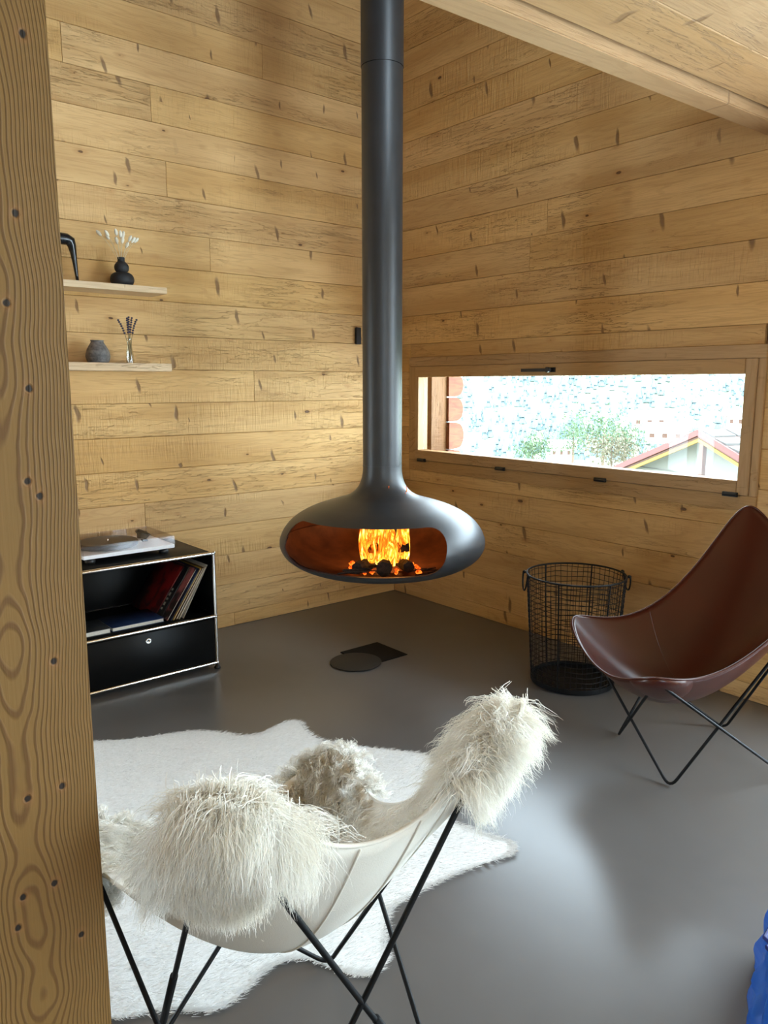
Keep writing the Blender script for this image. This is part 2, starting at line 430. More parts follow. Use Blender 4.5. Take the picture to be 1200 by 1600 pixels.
for yy in (-.315, -1.029, -1.75, -2.472):
    c = B().box((-.036, yy-.035, .976), (-.020, yy+.035, .997)); c.tube([(-.032, yy-.033, .9865), (-.032, yy+.033, .9865)], .009, 10)
    tag(c.obj('hinge', 'plastic', w1, loc=(0,1.38,-.912)), 'black hinge cover')
# deep outer reveal of the opening: plank, then the sawn ends of the outer logs
M['reveal'] = wood('weathered_reveal', (.17, .075, .022), (.22, .11, .038), knots=.3, saw=1)
W('reveal_plank', (.10, -.274, .80), (.248, -.235, 1.80), 'reveal')
W('outer_sill', (.10, -2.56, .985), (.27, -.24, 1.02), 'frame')
def logs_mat():
    s = N('log_ends'); c = s.coords(); n1 = s.noise(s.scale(c, (6,30,30)), 1, 4, .6, 1.2)
    col = s.mix(s.mr(n1, .3, .7), (.125, .027, .005), (.19, .055, .013))
    return s.bsdf(col, .7, 0, s.bump(n1, .4, .01))
M['log'] = logs_mat()
zz = .70; rr = random.Random(3)
for k in range(8):
    hgt = (.17, .165, .19, .17, .155, .18, .17, .18)[k]
    b = B(); prof = []
    for i in range(15):
        a = -PI/2 + PI*i/14
        prof.append((.25 + .14*max(0,math.cos(a))**.45, hgt/2*math.sin(a)*.985))
    prof = [(.245, -hgt/2*.985)] + prof + [(.245, hgt/2*.985)]
    n = len(prof); yA, yB = -.30 + rr.uniform(-.02,.02), 2.4
    b.add([(x, yA, z) for x, z in prof] + [(x, yB, z) for x, z in prof], [tuple(range(n)), tuple(range(2*n-1, n-1, -1))] + [(i, i+n, (i+1)%n+n, (i+1)%n) for i in range(n)])
    o = b.obj('outer_log', 'log', wr, loc=(0, 0, zz+hgt/2)); fix_normals(o); autosmooth(o, 35); zz += hgt + .004

def glazing(name, n, along, a0, a1, z0, z1, const, mull):
    e = tag(empty(name, (const, a0, z0) if along == 'y' else (a0, const, z0)), kind='structure')
    def P(nm, u0, u1, w0, w1_, d0, d1, mat):
        lo, hi = ((d0, u0-0, w0), (d1, u1, w1_)) if along == 'y' else ((u0, d0, w0), (u1, d1, w1_))
        b = B().box(lo, hi).obj(nm, mat, e, loc=(0,0,0))
    Wd = a1-a0; H = z1-z0; t = .06
    P('frame_rail', 0, Wd, 0, t, -.04, .04, 'frame'); P('frame_rail', 0, Wd, H-t, H, -.04, .04, 'frame')
    for i in range(mull+1):
        u = min(max(0, Wd*i/mull - t/2), Wd-t); P('frame_stile', u, u+t, t, H-t, -.04, .04, 'frame')
        if i < mull: P('pane', u+t, min(max(0, Wd*(i+1)/mull - t/2), Wd-t), t, H-t, -.003, .003, 'glass')
    return e
glazing('window_2', 2, 'y', WIN2[0], WIN2[1], WIN2[2], WIN2[3], .12, 3)
glazing('window_3', 3, 'x', UPW[0], UPW[1], UPW[2], UPW[3], YU-.08, 1)
glazing('window_5', 5, 'x', LFW[0], LFW[1], LFW[2], LFW[3], .07, 2)
glazing('window_4', 4, 'x', BKW[0], BKW[1], BKW[2], BKW[3], Y0-.08, 2)
portal('portal_window', (.30, -1.38, 1.30), (0, PI/2, 0), .60, 2.3)
portal('portal_glazing', (.26, (WIN2[0]+WIN2[1])/2, 1.2), (0, PI/2, 0), 2.3, WIN2[1]-WIN2[0])
portal('portal_gable', ((UPW[0]+UPW[1])/2, YU-.17, (UPW[2]+UPW[3])/2), (PI/2, 0, 0), UPW[1]-UPW[0], UPW[3]-UPW[2])

portal('portal_left', ((LFW[0]+LFW[1])/2, .16, 1.15), (-PI/2, 0, 0), LFW[1]-LFW[0], 2.2)
portal('portal_back', ((BKW[0]+BKW[1])/2, Y0-.17, 1.6), (PI/2, 0, 0), BKW[1]-BKW[0], 1.4)

# ------------------------------------------------------------------ hanging fireplace
FX, FY, FZ = -1.10, -1.193, .722
fp = tag(empty('hanging_fireplace', (FX, FY, FZ-.19)), 'black suspended fireplace with flattened bowl and a long flue pipe in the corner', 'fireplace')
prof = [(.098,.372),(.1,.34),(.106,.305),(.120,.268),(.145,.238),(.185,.214),(.24,.196),(.30,.178),(.36,.157),(.42,.127),(.468,.092),(.502,.052),(.521,.012),(.5265,-.02),(.52,-.052),(.497,-.088),(.455,-.12),(.40,-.145),(.32,-.166),(.22,-.182),(.12,-.19),(0,-.192)]
def smooth_prof(p, n=64):
    q = []; m = len(p)
    for i in range(m-1):
        a, b, c, d = p[max(0,i-1)], p[i], p[i+1], p[min(m-1,i+2)]
        for k in range(4):
            t = k/4
            q.append(tuple(.5*((2*b[j]) + (-a[j]+c[j])*t + (2*a[j]-5*b[j]+4*c[j]-d[j])*t*t + (-a[j]+3*b[j]-3*c[j]+d[j])*t**3) for j in (0,1)))
    q.append(p[-1]); return q
po = smooth_prof(prof)
pin = [(max(0, r-.010), z-.004 if z > 0 else z+.010) for r, z in po]; pin[-1] = (0, po[-1][1]+.010)
bowl = B().lathe(po + pin[::-1], 96, closed=True).obj('bowl', 'iron', fp); bowl.location = (0,0,.19)
bm = bmesh.new(); bm.from_mesh(bowl.data); bmesh.ops.remove_doubles(bm, verts=bm.verts, dist=1e-5)
# close top ring between outer and inner skins
bmesh.ops.recalc_face_normals(bm, faces=bm.faces); bm.to_mesh(bowl.data); bm.free()
# mouth cut: rounded slot pushed in along the opening's axis
OA = math.radians(50.3 + 180 - 15.5)       # heading the mouth faces
ox, oy = Vector((math.cos(OA), math.sin(OA), 0)), Vector((-math.sin(OA), math.cos(OA), 0))
pts = []
hw, zb, zt, rc = .402, -.098, .122, .098
for cx, cz, a0 in ((hw-rc, zt-rc, 0), (-hw+rc, zt-rc, 90), (-hw+rc, zb+rc, 180), (hw-rc, zb+rc, 270)):
    for i in range(9):
        a = math.radians(a0 + 90*i/8); pts.append((cx + rc*math.cos(a), cz + rc*math.sin(a)))
cut = B(); n = len(pts)
# the top edge of the mouth bows down slightly at both ends
vv = [ox*d + oy*u + Vector((0,0, z - .10*max(0,abs(u)-.15)**2*(1 if z > 0 else -.8))) for d in (.12, .8) for u, z in pts]
cut.add(vv, [tuple(range(n-1,-1,-1)), tuple(range(n, 2*n))] + [(i, (i+1)%n, (i+1)%n+n, i+n) for i in range(n)])
cut = cut.obj('mouth_cutter', 'iron'); fix_normals(cut); cut.location = (FX, FY, FZ)
md = bowl.modifiers.new('mouth', 'BOOLEAN'); md.operation = 'DIFFERENCE'; md.object = cut; md.solver = 'EXACT'
bpy.context.view_layer.update(); apply_mods(bowl); bpy.data.objects.remove(cut); autosmooth(bowl, 32)
def rust_mat():
    s = N('heat_tinted_steel'); c = s.coords(); a = s.noise(c, 14, 4, .6)
    return s.bsdf(s.mix(s.mr(a, .3, .7), (.055, .019, .008), (.10, .036, .014)), .55, 0)
M['rust'] = rust_mat()
lin = [(max(.0, r-.013), z-.008 if z > 0 else z+.014) for r, z in po if z < .20]; lin[-1] = (0, lin[-1][1])
ln = B().lathe(lin, 96).obj('inner_lining', 'rust', fp, True, loc=(0,0,.19))
bm = bmesh.new(); bm.from_mesh(ln.data)      # lining is open where the mouth is
dele = []
for f in bm.faces:
    p = f.calc_center_median(); u = p.dot(oy); d = p.dot(ox)
    if d > .10 and abs(u) < hw+.004 and zb-.004 < p.z < zt+.004: dele.append(f)
bmesh.ops.delete(bm, geom=dele, context='FACES'); bm.to_mesh(ln.data); bm.free()
# thin rim around the mouth is left by the cut; flue pipe in three lengths
def pipe(z0, z1, r, nm='flue_pipe'):
    b = B().lathe([(r-.006,z0),(r,z0),(r,z1),(r-.006,z1)], 48, closed=True).obj(nm, 'iron', fp, loc=(0,0,.19-FZ)); fix_normals(b); autosmooth(b, 40); return b
pipe(FZ+.372, 2.96, .0985); pipe(2.962, ZT, .1005)
pipe(FZ+.3655, FZ+.3715, .1, 'joint_ring')
# logs, embers and flames lying in the bowl
def log_bark():
    s = N('charred_log'); c = s.coords(); a = s.noise(s.scale(c, (8,40,40)), 1, 4, .65)
    return s.bsdf(s.mix(s.mr(a, .4, .7), (.012,.008,.006), (.06,.03,.018)), .9, 0, s.bump(a, .8, .01))
M['char'] = log_bark()
def emis(name, c0, c1, st, scale=25):
    s = N(name); a = s.noise(s.coords(), scale, 4, .65)
    e = s.n('Emission'); s.set(e.inputs[0], s.mix(s.mr(a, .35, .65), c0, c1)); e.inputs[1].default_value = st
    s.t.links.new(e.outputs[0], s.out.inputs[0]); return s.m
M['ember'] = emis('glowing_ember', (.25,.01,.0), (1.0,.16,.015), 2.2, 40)
fc = Vector((FX, FY, FZ)) + ox*.10 - Vector((ox.y, -ox.x, 0))*0.0
rgt = Vector((math.sin(math.radians(50.3)), -math.cos(math.radians(50.3)), 0)); fw_ = Vector((math.cos(math.radians(50.3)), math.sin(math.radians(50.3)), 0))
def FP(u, d, z): return Vector((FX, FY, FZ)) + rgt*u - fw_*d + Vector((0,0,z))   # u right, d towards the viewer
LOGZ = -.155
lspec = [((-.125,.20,LOGZ+.036),(-.045,.03,LOGZ+.030),.034,'charred log lying left in the fire'),
         ((.005,.25,LOGZ+.042),(.025,.05,LOGZ+.034),.038,'dark split log pointing out of the fire'),
         ((.135,.19,LOGZ+.036),(.095,.02,LOGZ+.030),.033,'charred log lying right in the fire'),
         ((-.075,.085,LOGZ+.112),(.135,.075,LOGZ+.116),.028,'burning log on top of the fire')]
for a, b_, r, lab in lspec:
    A, Bv = FP(*a), FP(*b_); b = B(); rr = random.Random(int(r*1e4)+int(a[0]*100))
    path = [A.lerp(Bv, t/6) + Vector((rr.uniform(-.004,.004), rr.uniform(-.004,.004), rr.uniform(-.003,.003))) for t in range(7)]
    b.tube(path, [r*rr.uniform(.85,1.08) for _ in path], 7)
    o = b.obj('firewood_log', 'char'); tag(o, lab, 'log', 'burning logs in the fireplace')
rr = random.Random(5); placed = []
def seg_dist(p, a, b_):
    d = b_-a; t = max(0, min(1, (p-a).dot(d)/d.length_squared)); return (p-(a+d*t)).length
tries = 0
while len(placed) < 16 and tries < 6000:
    tries += 1; s_ = rr.uniform(.009,.017); u, d_ = rr.uniform(-.16,.18), rr.uniform(-.02,.24)
    p = FP(u, d_, LOGZ+.002+s_*1.2+.10*(u*u+d_*d_)); rad = s_*1.75
    if any((p-q).length < rad+r2 for q, r2 in placed): continue
    if any(seg_dist(p, FP(*l[0]), FP(*l[1])) < rad+l[2]*1.08 for l in lspec): continue
    placed.append((p, rad)); b = B(); b.ball((0,0,0), s_*1.4, s_, s_*.8, 7, 5)
    b.v = [(x*rr.uniform(.8,1.2), y_*rr.uniform(.8,1.2), z*rr.uniform(.8,1.2)) for x, y_, z in b.v]
    o = b.obj('ember', 'ember', None, loc=p, rot=(rr.uniform(-.3,.3), rr.uniform(-.3,.3), rr.uniform(0,3)))
    tag(o, 'glowing orange ember among the burning logs', 'ember', 'embers in the fireplace')
# twigs at the edge of the fire
for i in range(14):
    sd = -1 if i < 9 else 1
    p = FP(sd*rr.uniform(.12,.22) if sd < 0 else rr.uniform(.13,.24), rr.uniform(.2,.30), LOGZ+.005+.012*rr.random()+.02); a = rr.uniform(-.5,.5)
    q = p + rgt*math.cos(a)*rr.uniform(.06,.12) + Vector((0,0,rr.uniform(-.004,.02)))
    o = B().tube([p, p.lerp(q,.5)+Vector((0,0,.004)), q], .0035, 6).obj('twig', 'char'); tag(o, 'thin charred twig beside the burning logs', 'twig', 'twigs in the fireplace')
def flame_mat():
    s = N('flame'); c = s.coords('Generated'); sx = s.n('SeparateXYZ'); s.set(sx.inputs[0], c); z = sx.outputs[2]
    a = s.noise(s.scale(s.coords(), (34,34,9)), 1, 3, .6, 1.2)
    heat = s.math('ADD', s.math('MULTIPLY', a, 1.1), s.math('MULTIPLY', z, -.12))
    col = s.ramp(heat, [(.34,(.45,.035,.0)), (.46,(.95,.15,.008)), (.56,(1.0,.36,.02)), (.66,(1.0,.70,.12)), (.78,(1,.93,.55))])
    e = s.n('Emission'); s.set(e.inputs[0], col); s.set(e.inputs[1], s.mr(heat, .34, .75, .8, 2.4))
    tr = s.n('BsdfTransparent'); mx = s.n('MixShader'); s.set(mx.inputs[0], s.mr(heat, .34, .48, .0, 1))
    s.t.links.new(tr.outputs[0], mx.inputs[1]); s.t.links.new(e.outputs[0], mx.inputs[2]); s.t.links.new(mx.outputs[0], s.out.inputs[0]); return s.m
M['flame'] = flame_mat()
fire = tag(empty('fire', FP(.02,.09,LOGZ+.09)), 'bright yellow and orange flames rising from the logs', 'fire')
for i in range(12):
    rr = random.Random(100+i); u = -.085 + .20*(i/11) + rr.uniform(-.01,.01); d = rr.uniform(.03,.16); hgt = rr.uniform(.19,.40); r0 = rr.uniform(.014,.032)
    base = FP(u, d, LOGZ+.025+rr.uniform(0,.03)); path = []; rs = []
    ph = rr.uniform(0,6); lean = rr.uniform(-.02,.03)
    for k in range(11):
        t = k/10
        path.append(base + rgt*(lean*t + .016*t*math.sin(5*t+ph)) - fw_*(.012*t*math.cos(4*t+ph)) + Vector((0,0,hgt*t)))
        rs.append(max(.0015, r0*(.55+1.0*math.sin(PI*min(1,t*1.25)**.8)*.7)*(1-t**2.2)))
    b = B().tube(path, rs, 9)
    o = b.obj('flame', 'flame', fire, True); o.location = -fire.location
fl = bpy.data.lights.new('fire_light', 'POINT'); fl.energy = 6; fl.color = (1,.42,.12); fl.shadow_soft_size = .05
flo = bpy.data.objects.new('fire_light', fl); COL.objects.link(flo); flo.location = FP(.02,.03,.03)

# floor plate under the hearth
plt = tag(empty('floor_vent_plate', (-.975, -.965, 0)), 'black square floor plate with round lid under the fireplace', 'plate')
bevel(B().box((-.135,-.135,0), (.135,.135,.004)).obj('square_plate', 'dark_plate', plt), .001)
o = B().lathe([(0,.0045),(0,.009),(.13,.009),(.14,.007),(.14,.0045)][1:], 48).obj('round_lid', 'bronze_plate', plt, loc=(-.165,-.05,0)); fix_normals(o); autosmooth(o, 30)

# ------------------------------------------------------------------ cabinet
CX0, CX1, CY0, CY1, CZ = -2.51, -1.757, -.60, -.10, .628
cab = tag(empty('media_cabinet', ((CX0+CX1)/2, (CY0+CY1)/2, 0)), 'black steel cabinet with chrome tube frame, open shelf and flap drawer', 'cabinet')
cl = cab.location
def CB(nm, a, b_, mat='cab_black', w=.0015):
    o = B().box(Vector(a)-cl, Vector(b_)-cl).obj(nm, mat, cab); return bevel(o, w, 1)
TZ = [.032, .288, .628]; r_t = .0095
def T(nm, a, b_): return autosmooth(B().tube([Vector(a)-cl, Vector(b_)-cl], r_t, 12).obj(nm, 'chrome', cab), 40)
for z in TZ:
    for yy in (CY0, CY1): T('frame_tube', (CX0, yy, z), (CX1, yy, z))
    for xx in (CX0, CX1): T('frame_tube', (xx, CY0, z), (xx, CY1, z))
for xx in (CX0, CX1):
    for yy in (CY0, CY1):
        T('frame_tube', (xx, yy, TZ[0]), (xx, yy, TZ[2]))
        for z in TZ: B().ball(Vector((xx,yy,z))-cl, .0125, n=12, m=8).obj('ball_joint', 'chrome', cab, True)
        o = B().lathe([(0,0),(.016,0),(.018,.004),(.012,.012),(.008,.02),(0,.02)], 16, cen=(xx-cl.x, yy-cl.y, 0)).obj('foot', 'plastic', cab, True)
e_ = .006
CB('top_panel', (CX0+e_, CY0+e_, .624), (CX1-e_, CY1-e_, .632)); CB('shelf_panel', (CX0+e_, CY0+e_, .284), (CX1-e_, CY1-e_, .292)); CB('bottom_panel', (CX0+e_, CY0+e_, .028), (CX1-e_, CY1-e_, .036))
CB('back_panel', (CX0+e_, CY1-.004, .036), (CX1-e_, CY1+.004, .624)); 
for xx in (CX0, CX1):
    CB('side_panel', (xx-.004, CY0+e_, .296), (xx+.004, CY1-.006, .62)); CB('side_panel', (xx-.004, CY0+e_, .04), (xx+.004, CY1-.006, .28))
dr = CB('drawer_front', (CX0+.011, CY0-.006, .043), (CX1-.011, CY0+.006, .277), w=.003)
lk = B().lathe([(0,0),(.004,0),(.004,.004),(.008,.005),(.0125,.005),(.015,.003),(.015,0)], 24).obj('lock', 'chrome', dr, True, loc=Vector((-2.132, CY0-.006, .233))-cl, rot=(PI/2,0,0))
lk.data.polygons.foreach_set('use_smooth', [False]*len(lk.data.polygons))

# records leaning in the open shelf
def cover_mat(name, a, b_, sc=9):
    s = N(name); c = s.coords(); f = s.noise(c, sc, 3, .6, .6)
    return s.bsdf(s.mix(s.mr(f, .42, .58), a, b_), .35)
SH = .2925
recs = [('cv_red', (.22,.012,.012), (.05,.008,.010), -2.030, 36, .006, 'record with dark red cover, first of the leaning row'),
        ('cv_black', (.012,.012,.014), (.02,.02,.022), -2.015, 35.4, .007, 'record with black cover leaning behind the red one'),
        ('cv_pink', (.38,.12,.12), (.03,.02,.02), -1.999, 34.8, .004, 'record with faded pink picture cover in the leaning row'),
        ('cv_blue', (.02,.04,.09), (.01,.01,.02), -1.985, 34.2, .006, 'record with dark blue spine in the leaning row'),
        ('cv_yellow', (.55,.36,.05), (.45,.25,.03), -1.972, 33.6, .005, 'record with mustard yellow spine in the leaning row'),
        ('cv_brown', (.16,.09,.03), (.08,.04,.02), -1.958, 33, .008, 'record with brown spine in the leaning row'),
        ('cv_cream', (.62,.55,.42), (.55,.48,.36), -1.941, 32.4, .005, 'record with cream spine in the leaning row'),
        ('cv_grey', (.42,.40,.37), (.5,.48,.45), -1.915, 29, .003, 'pale grey record sleeve, last of the leaning row')]
for nm, a, b_, xb, tilt, th, lab in recs:
    M[nm] = cover_mat(nm, a, b_)
    t = math.radians(tilt); d = Vector((math.sin(t), 0, math.cos(t))); nn = Vector((math.cos(t), 0, -math.sin(t)))
    hgt = .302; 
    z_low = 0
    e = empty('record', (xb, {'cv_red':-.29,'cv_black':-.335,'cv_pink':-.385}.get(nm,-.40), SH)); tag(e, lab, 'record', 'records leaning in the cabinet')
    cen = d*hgt/2 + nn*th/2 + Vector((0,0,math.sin(t)*th))
    o = B().obox(cen, nn*(th/2), (0,.15,0), d*hgt/2).obj('sleeve', nm, e); bevel(o, .0006, 1)
    if nm == 'cv_black':     # pale lettering on the cover
        M['print'] = simple('pale_print', (.45,.45,.42), .5)
        for k in range(3):
            for q in range(5):
                c2 = cen - nn*(th/2+.0004) + d*(-.10+.028*q+ .004*k) + Vector((0,-.11+.035*k,0))
                B().obox(c2, nn*.0003, (0,.009,0), d*.009 if (q+k)%2 else d*.006).obj('printed_letter', 'print', o)
    if nm in ('cv_yellow','cv_brown','cv_cream','cv_pink'):
        B().obox(cen - Vector((0,.1503,0)), nn*(th*.2), (0,.0004,0), d*hgt*.48).obj('spine_line', 'paper', o)
M['cv_navy'] = cover_mat('cv_navy', (.012,.025,.075), (.02,.04,.11), 5); M['cv_dark'] = cover_mat('cv_dark', (.02,.02,.02), (.04,.04,.04), 5)
def flatbook(x0, x1, y0, y1, z0, z1, cov, lab):
    e = tag(empty('book', ((x0+x1)/2, (y0+y1)/2, z0)), lab, 'book', 'books lying flat in the cabinet')
    hx, hy, H = (x1-x0)/2, (y1-y0)/2, z1-z0
    bevel(B().box((-hx,-hy,0),(hx,hy,.003)).obj('cover', cov, e), .0008,1); cv = bevel(B().box((-hx,-hy,H-.003),(hx,hy,H)).obj('cover', cov, e), .0008,1)
    B().box((-hx,hy-.003,.003),(hx,hy,H-.003)).obj('spine', cov, e); B().box((-hx+.004,-hy+.003,.003),(hx-.004,hy-.003,H-.003)).obj('pages', 'paper', e); return e, cv, H
flatbook(-2.285, -2.015, -.54, -.33, SH, SH+.022, 'cv_navy', 'dark blue book lying flat in the cabinet with white page edges')
flatbook(-2.47, -2.293, -.545, -.36, SH, SH+.026, 'cv_dark', 'dark book lying flat nearest the timber post')

# turntable
tt = tag(empty('turntable', (-2.15, -.31, .6325)), 'white turntable under a clear dust cover on the black cabinet', 'turntable')
M['tt_white'] = simple('white_lacquer', (.88,.88,.88), .3)
s_ = N('smoked_acrylic'); tr = s_.n('BsdfTransparent'); tr.inputs[0].default_value = (.94,.92,.92,1); gl = s_.n('BsdfGlossy'); gl.inputs['Roughness'].default_value = .05; gl.inputs['Color'].default_value = (.8,.8,.8,1)
mx = s_.n('MixShader'); mx.inputs[0].default_value = .07; s_.t.links.new(tr.outputs[0], mx.inputs[1]); s_.t.links.new(gl.outputs[0], mx.inputs[2]); s_.t.links.new(mx.outputs[0], s_.out.inputs[0]); M['acrylic'] = s_.m
TX, TY = .235, .175
bevel(B().box((-TX,-TY,.028),(TX,TY,.046)).obj('plinth', 'tt_white', tt), .002)
for sx in (-1,1):
    for sy in (-1,1): B().lathe([(0,0),(.024,0),(.026,.012),(.018,.028),(0,.028)], 20, cen=(sx*(TX-.045), sy*(TY-.04), 0)).obj('foot', 'plastic', tt, True)
o = B().lathe([(0,.05),(.145,.05),(.150,.054),(.150,.070),(.145,.074),(0,.074)], 48, cen=(-.05,0,0)).obj('platter', 'plastic', tt); autosmooth(o, 30)
B().lathe([(.004,.074),(.004,.084),(0,.086)], 12, cen=(-.05,0,0)).obj('spindle', 'chrome', tt, True)
B().lathe([(0,.046),(.028,.046),(.028,.078),(0,.078)], 20, cen=(.175,.10,0)).obj('tonearm_base', 'plastic', tt)
B().tube([(.175,.15,.084),(.175,.10,.084),(.165,-.02,.083),(.10,-.11,.080)], .005, 8).obj('tonearm', 'plastic', tt, True)
B().box((.083,-.135,.072),(.108,-.105,.082)).obj('cartridge', 'plastic', tt)
B().tube([(.175,.145,.072),(.175,.163,.072)], .013, 14).obj('counterweight', 'plastic', tt)
dc = B(); t = .003; hz0, hz1 = .047, .092
for a, b_ in (((-TX,-TY,hz1-t),(TX,TY,hz1)), ((-TX,-TY,hz0),(TX,-TY+t,hz1-t)), ((-TX,TY-t,hz0),(TX,TY,hz1-t)), ((-TX,-TY+t,hz0),(-TX+t,TY-t,hz1-t)), ((TX-t,-TY+t,hz0),(TX,TY-t,hz1-t))): dc.box(a, b_)
tag(dc.obj('dust_cover', 'acrylic', tt), 'clear acrylic dust cover')

# ------------------------------------------------------------------ wall shelves and their ornaments
for nm, z0, z1, xr, lab in (('wall_shelf', 1.973, 2.005, -1.765, 'pale wooden wall shelf with the black vase, the upper one'), ('wall_shelf', 1.567, 1.608, -1.757, 'pale wooden wall shelf with the stone vase, the lower one')):
    o = B().box((-.45, -.10, -(z1-z0)/2), (.45, .10, (z1-z0)/2)).obj(nm, 'shelf', None, loc=(xr-.45, -.1005, (z0+z1)/2)); bevel(o, .002, 2); tag(o, lab, 'shelf', 'floating wall shelves')
U, Lw = 2.0052, 1.6082
# black sculpture
sc_ = tag(empty('black_sculpture', (-2.32, -.11, U)), 'glossy black arched sculpture on the upper shelf beside the timber post', 'sculpture')
M['gloss_black'] = simple('glossy_black', (.010,.012,.014), .22)
path = [(.119,0,0), (.115,0,.04), (.111,0,.09), (.106,0,.14), (.101,0,.175), (.094,0,.197), (.076,0,.2055), (.04,0,.2065), (0,0,.207)]
path = path + [(-x, 0, z) for x, _, z in path[-2::-1]]
rs = [.0065,.0085,.0115,.0155,.021,.0265,.0285,.029,.029]; rs = rs + rs[-2::-1]
B().tube(path, rs, 14).obj('arch', 'gloss_black', sc_, True)
# gourd vase and dried grass
def vase(name, loc, prof, mat, lab, cat='vase', n=32):
    o = B().lathe(prof, n).obj(name, mat, None, True, loc=loc); tag(o, lab, cat); return o
M['matt_black'] = simple('matt_black_ceramic', (.014,.014,.016), .65, 0, 200, .3, .1)
gp = smooth_prof([(0,0),(.040,0),(.055,.012),(.0605,.032),(.054,.054),(.038,.066),(.028,.069),(.034,.078),(.037,.092),(.034,.106),(.024,.118),(.0185,.124),(.018,.136),(.0185,.142),(.014,.142),(.013,.12),(0,.11)])
VL = Vector((-1.975, -.12, U)); vase('gourd_vase', VL, gp, 'matt_black', 'matt black gourd-shaped vase on the upper shelf')
M['straw'] = simple('dried_straw', (.62,.53,.36), .9); M['bunny'] = simple('bunny_tail', (.80,.75,.63), .95, 0, 300, .2, .6)
heads = [(-.092,.262),(-.072,.255),(-.048,.250),(-.026,.265),(-.006,.258),(.014,.252),(.022,.266),(.040,.244),(.052,.238),(.074,.243),(.030,.214),(.008,.232),(-.018,.228)]
for i, (dx, hz) in enumerate(heads):
    rr = random.Random(i); dy = rr.uniform(-.04,.03); st = B(); b0 = VL + Vector((dx*.06, dy*.1, .10)); top = VL + Vector((dx, dy, hz-.016))
    mid = b0.lerp(top,.55) + Vector((-dx*.18, 0, .012)); e = tag(empty('bunny_tail_grass', b0), 'cream dried bunny-tail grass stem in the black vase', 'dried flower', 'dried grass in the black vase')
    pth = [(1-t)**2*b0 + 2*t*(1-t)*mid + t*t*top - b0 for t in [k/8 for k in range(9)]]
    B().tube(pth, .0009, 5).obj('stem', 'straw', e); dr_ = (pth[-1]-pth[-2]).normalized()
    hb = B().ball((0,0,0), .0085, .0085, .018, 10, 8); q = Vector((0,0,1)).rotation_difference(dr_)
    hb.v = [tuple(q @ Vector((x*rr.uniform(.88,1.14), y_*rr.uniform(.88,1.14), z)) + pth[-1] + dr_*.014) for x, y_, z in hb.v]
    hb.obj('seed_head', 'bunny', e, True)
def stone_mat():
    s = N('grey_stoneware'); c = s.coords(); a = s.noise(c, 60, 4, .7); b_ = s.noise(s.scale(c,(6,6,40)), 1, 3)
    return s.bsdf(s.mix(s.mr(s.math('ADD', s.math('MULTIPLY', a,.6), s.math('MULTIPLY', b_,.4)), .35,.65), (.075,.068,.066), (.22,.20,.19)), .6, 0, s.bump(a,.4,.004))
M['stone'] = stone_mat()
vase('stoneware_vase', (-2.125, -.12, Lw), smooth_prof([(0,0),(.045,0),(.056,.012),(.061,.034),(.056,.060),(.044,.084),(.034,.100),(.031,.108),(.034,.113),(.030,.114),(.027,.105),(.03,.09),(0,.06)]), 'stone', 'small squat grey stoneware vase on the lower shelf')
s_ = N('clear_vase_glass'); tr = s_.n('BsdfTransparent'); tr.inputs[0].default_value = (.955,.965,.95,1); gl = s_.n('BsdfGlossy'); gl.inputs['Roughness'].default_value = .03
mx = s_.n('MixShader'); mx.inputs[0].default_value = .10; s_.t.links.new(tr.outputs[0], mx.inputs[1]); s_.t.links.new(gl.outputs[0], mx.inputs[2]); s_.t.links.new(mx.outputs[0], s_.out.inputs[0]); M['vglass'] = s_.m
GL = Vector((-1.955, -.12, Lw))
vase('bud_vase', GL, smooth_prof([(0,0),(.019,0),(.021,.004),(.0205,.03),(.017,.07),(.012,.10),(.010,.125),(.012,.132),(.010,.132),(.008,.12),(.010,.10),(.015,.07),(.0185,.03),(.018,.006),(0,.005)]), 'vglass', 'slim clear glass bud vase on the lower shelf')
M['lav_stem'] = simple('lavender_stem', (.07,.09,.05), .8); M['lav'] = simple('lavender_bloom', (.035,.033,.075), .9, 0, 200, .3)
for i, (dx, hz) in enumerate(((-.052,.222),(-.010,.232),(.006,.240),(.020,.236),(.046,.228))):
    rr = random.Random(50+i); b0 = GL + Vector((rr.uniform(-.008,.008), rr.uniform(-.006,.006), .008)); top = GL + Vector((dx, rr.uniform(-.015,.015), hz)); mid = GL + Vector((dx*.1, 0, .15))
    e = tag(empty('lavender_sprig', b0), 'dried lavender sprig standing in the glass bud vase', 'dried flower', 'lavender in the glass vase')
    pth = [(1-t)**2*b0 + 2*t*(1-t)*mid + t*t*top - b0 for t in [k/10 for k in range(11)]]
    B().tube(pth, .0013, 5).obj('stem', 'lav_stem', e); bl = B()
    for k in range(7):
        t = .62 + .38*k/6; p = (1-t)**2*b0 + 2*t*(1-t)*mid + t*t*top - b0
        for a in range(3): bl.ball(p + Vector((math.cos(a*2.1+k), math.sin(a*2.1+k), 0))*.003, .0034, .0034, .0048, 6, 4)
    bl.obj('bloom', 'lav', e)
# small black box on the left wall behind the flue
o = bevel(B().box((-.02,-.022,-.055),(.02,0,.055)).obj('wall_switch', 'plastic', None, loc=(-.335,-.001,1.818)), .003); tag(o, 'small black wall box half hidden behind the flue pipe', 'switch')

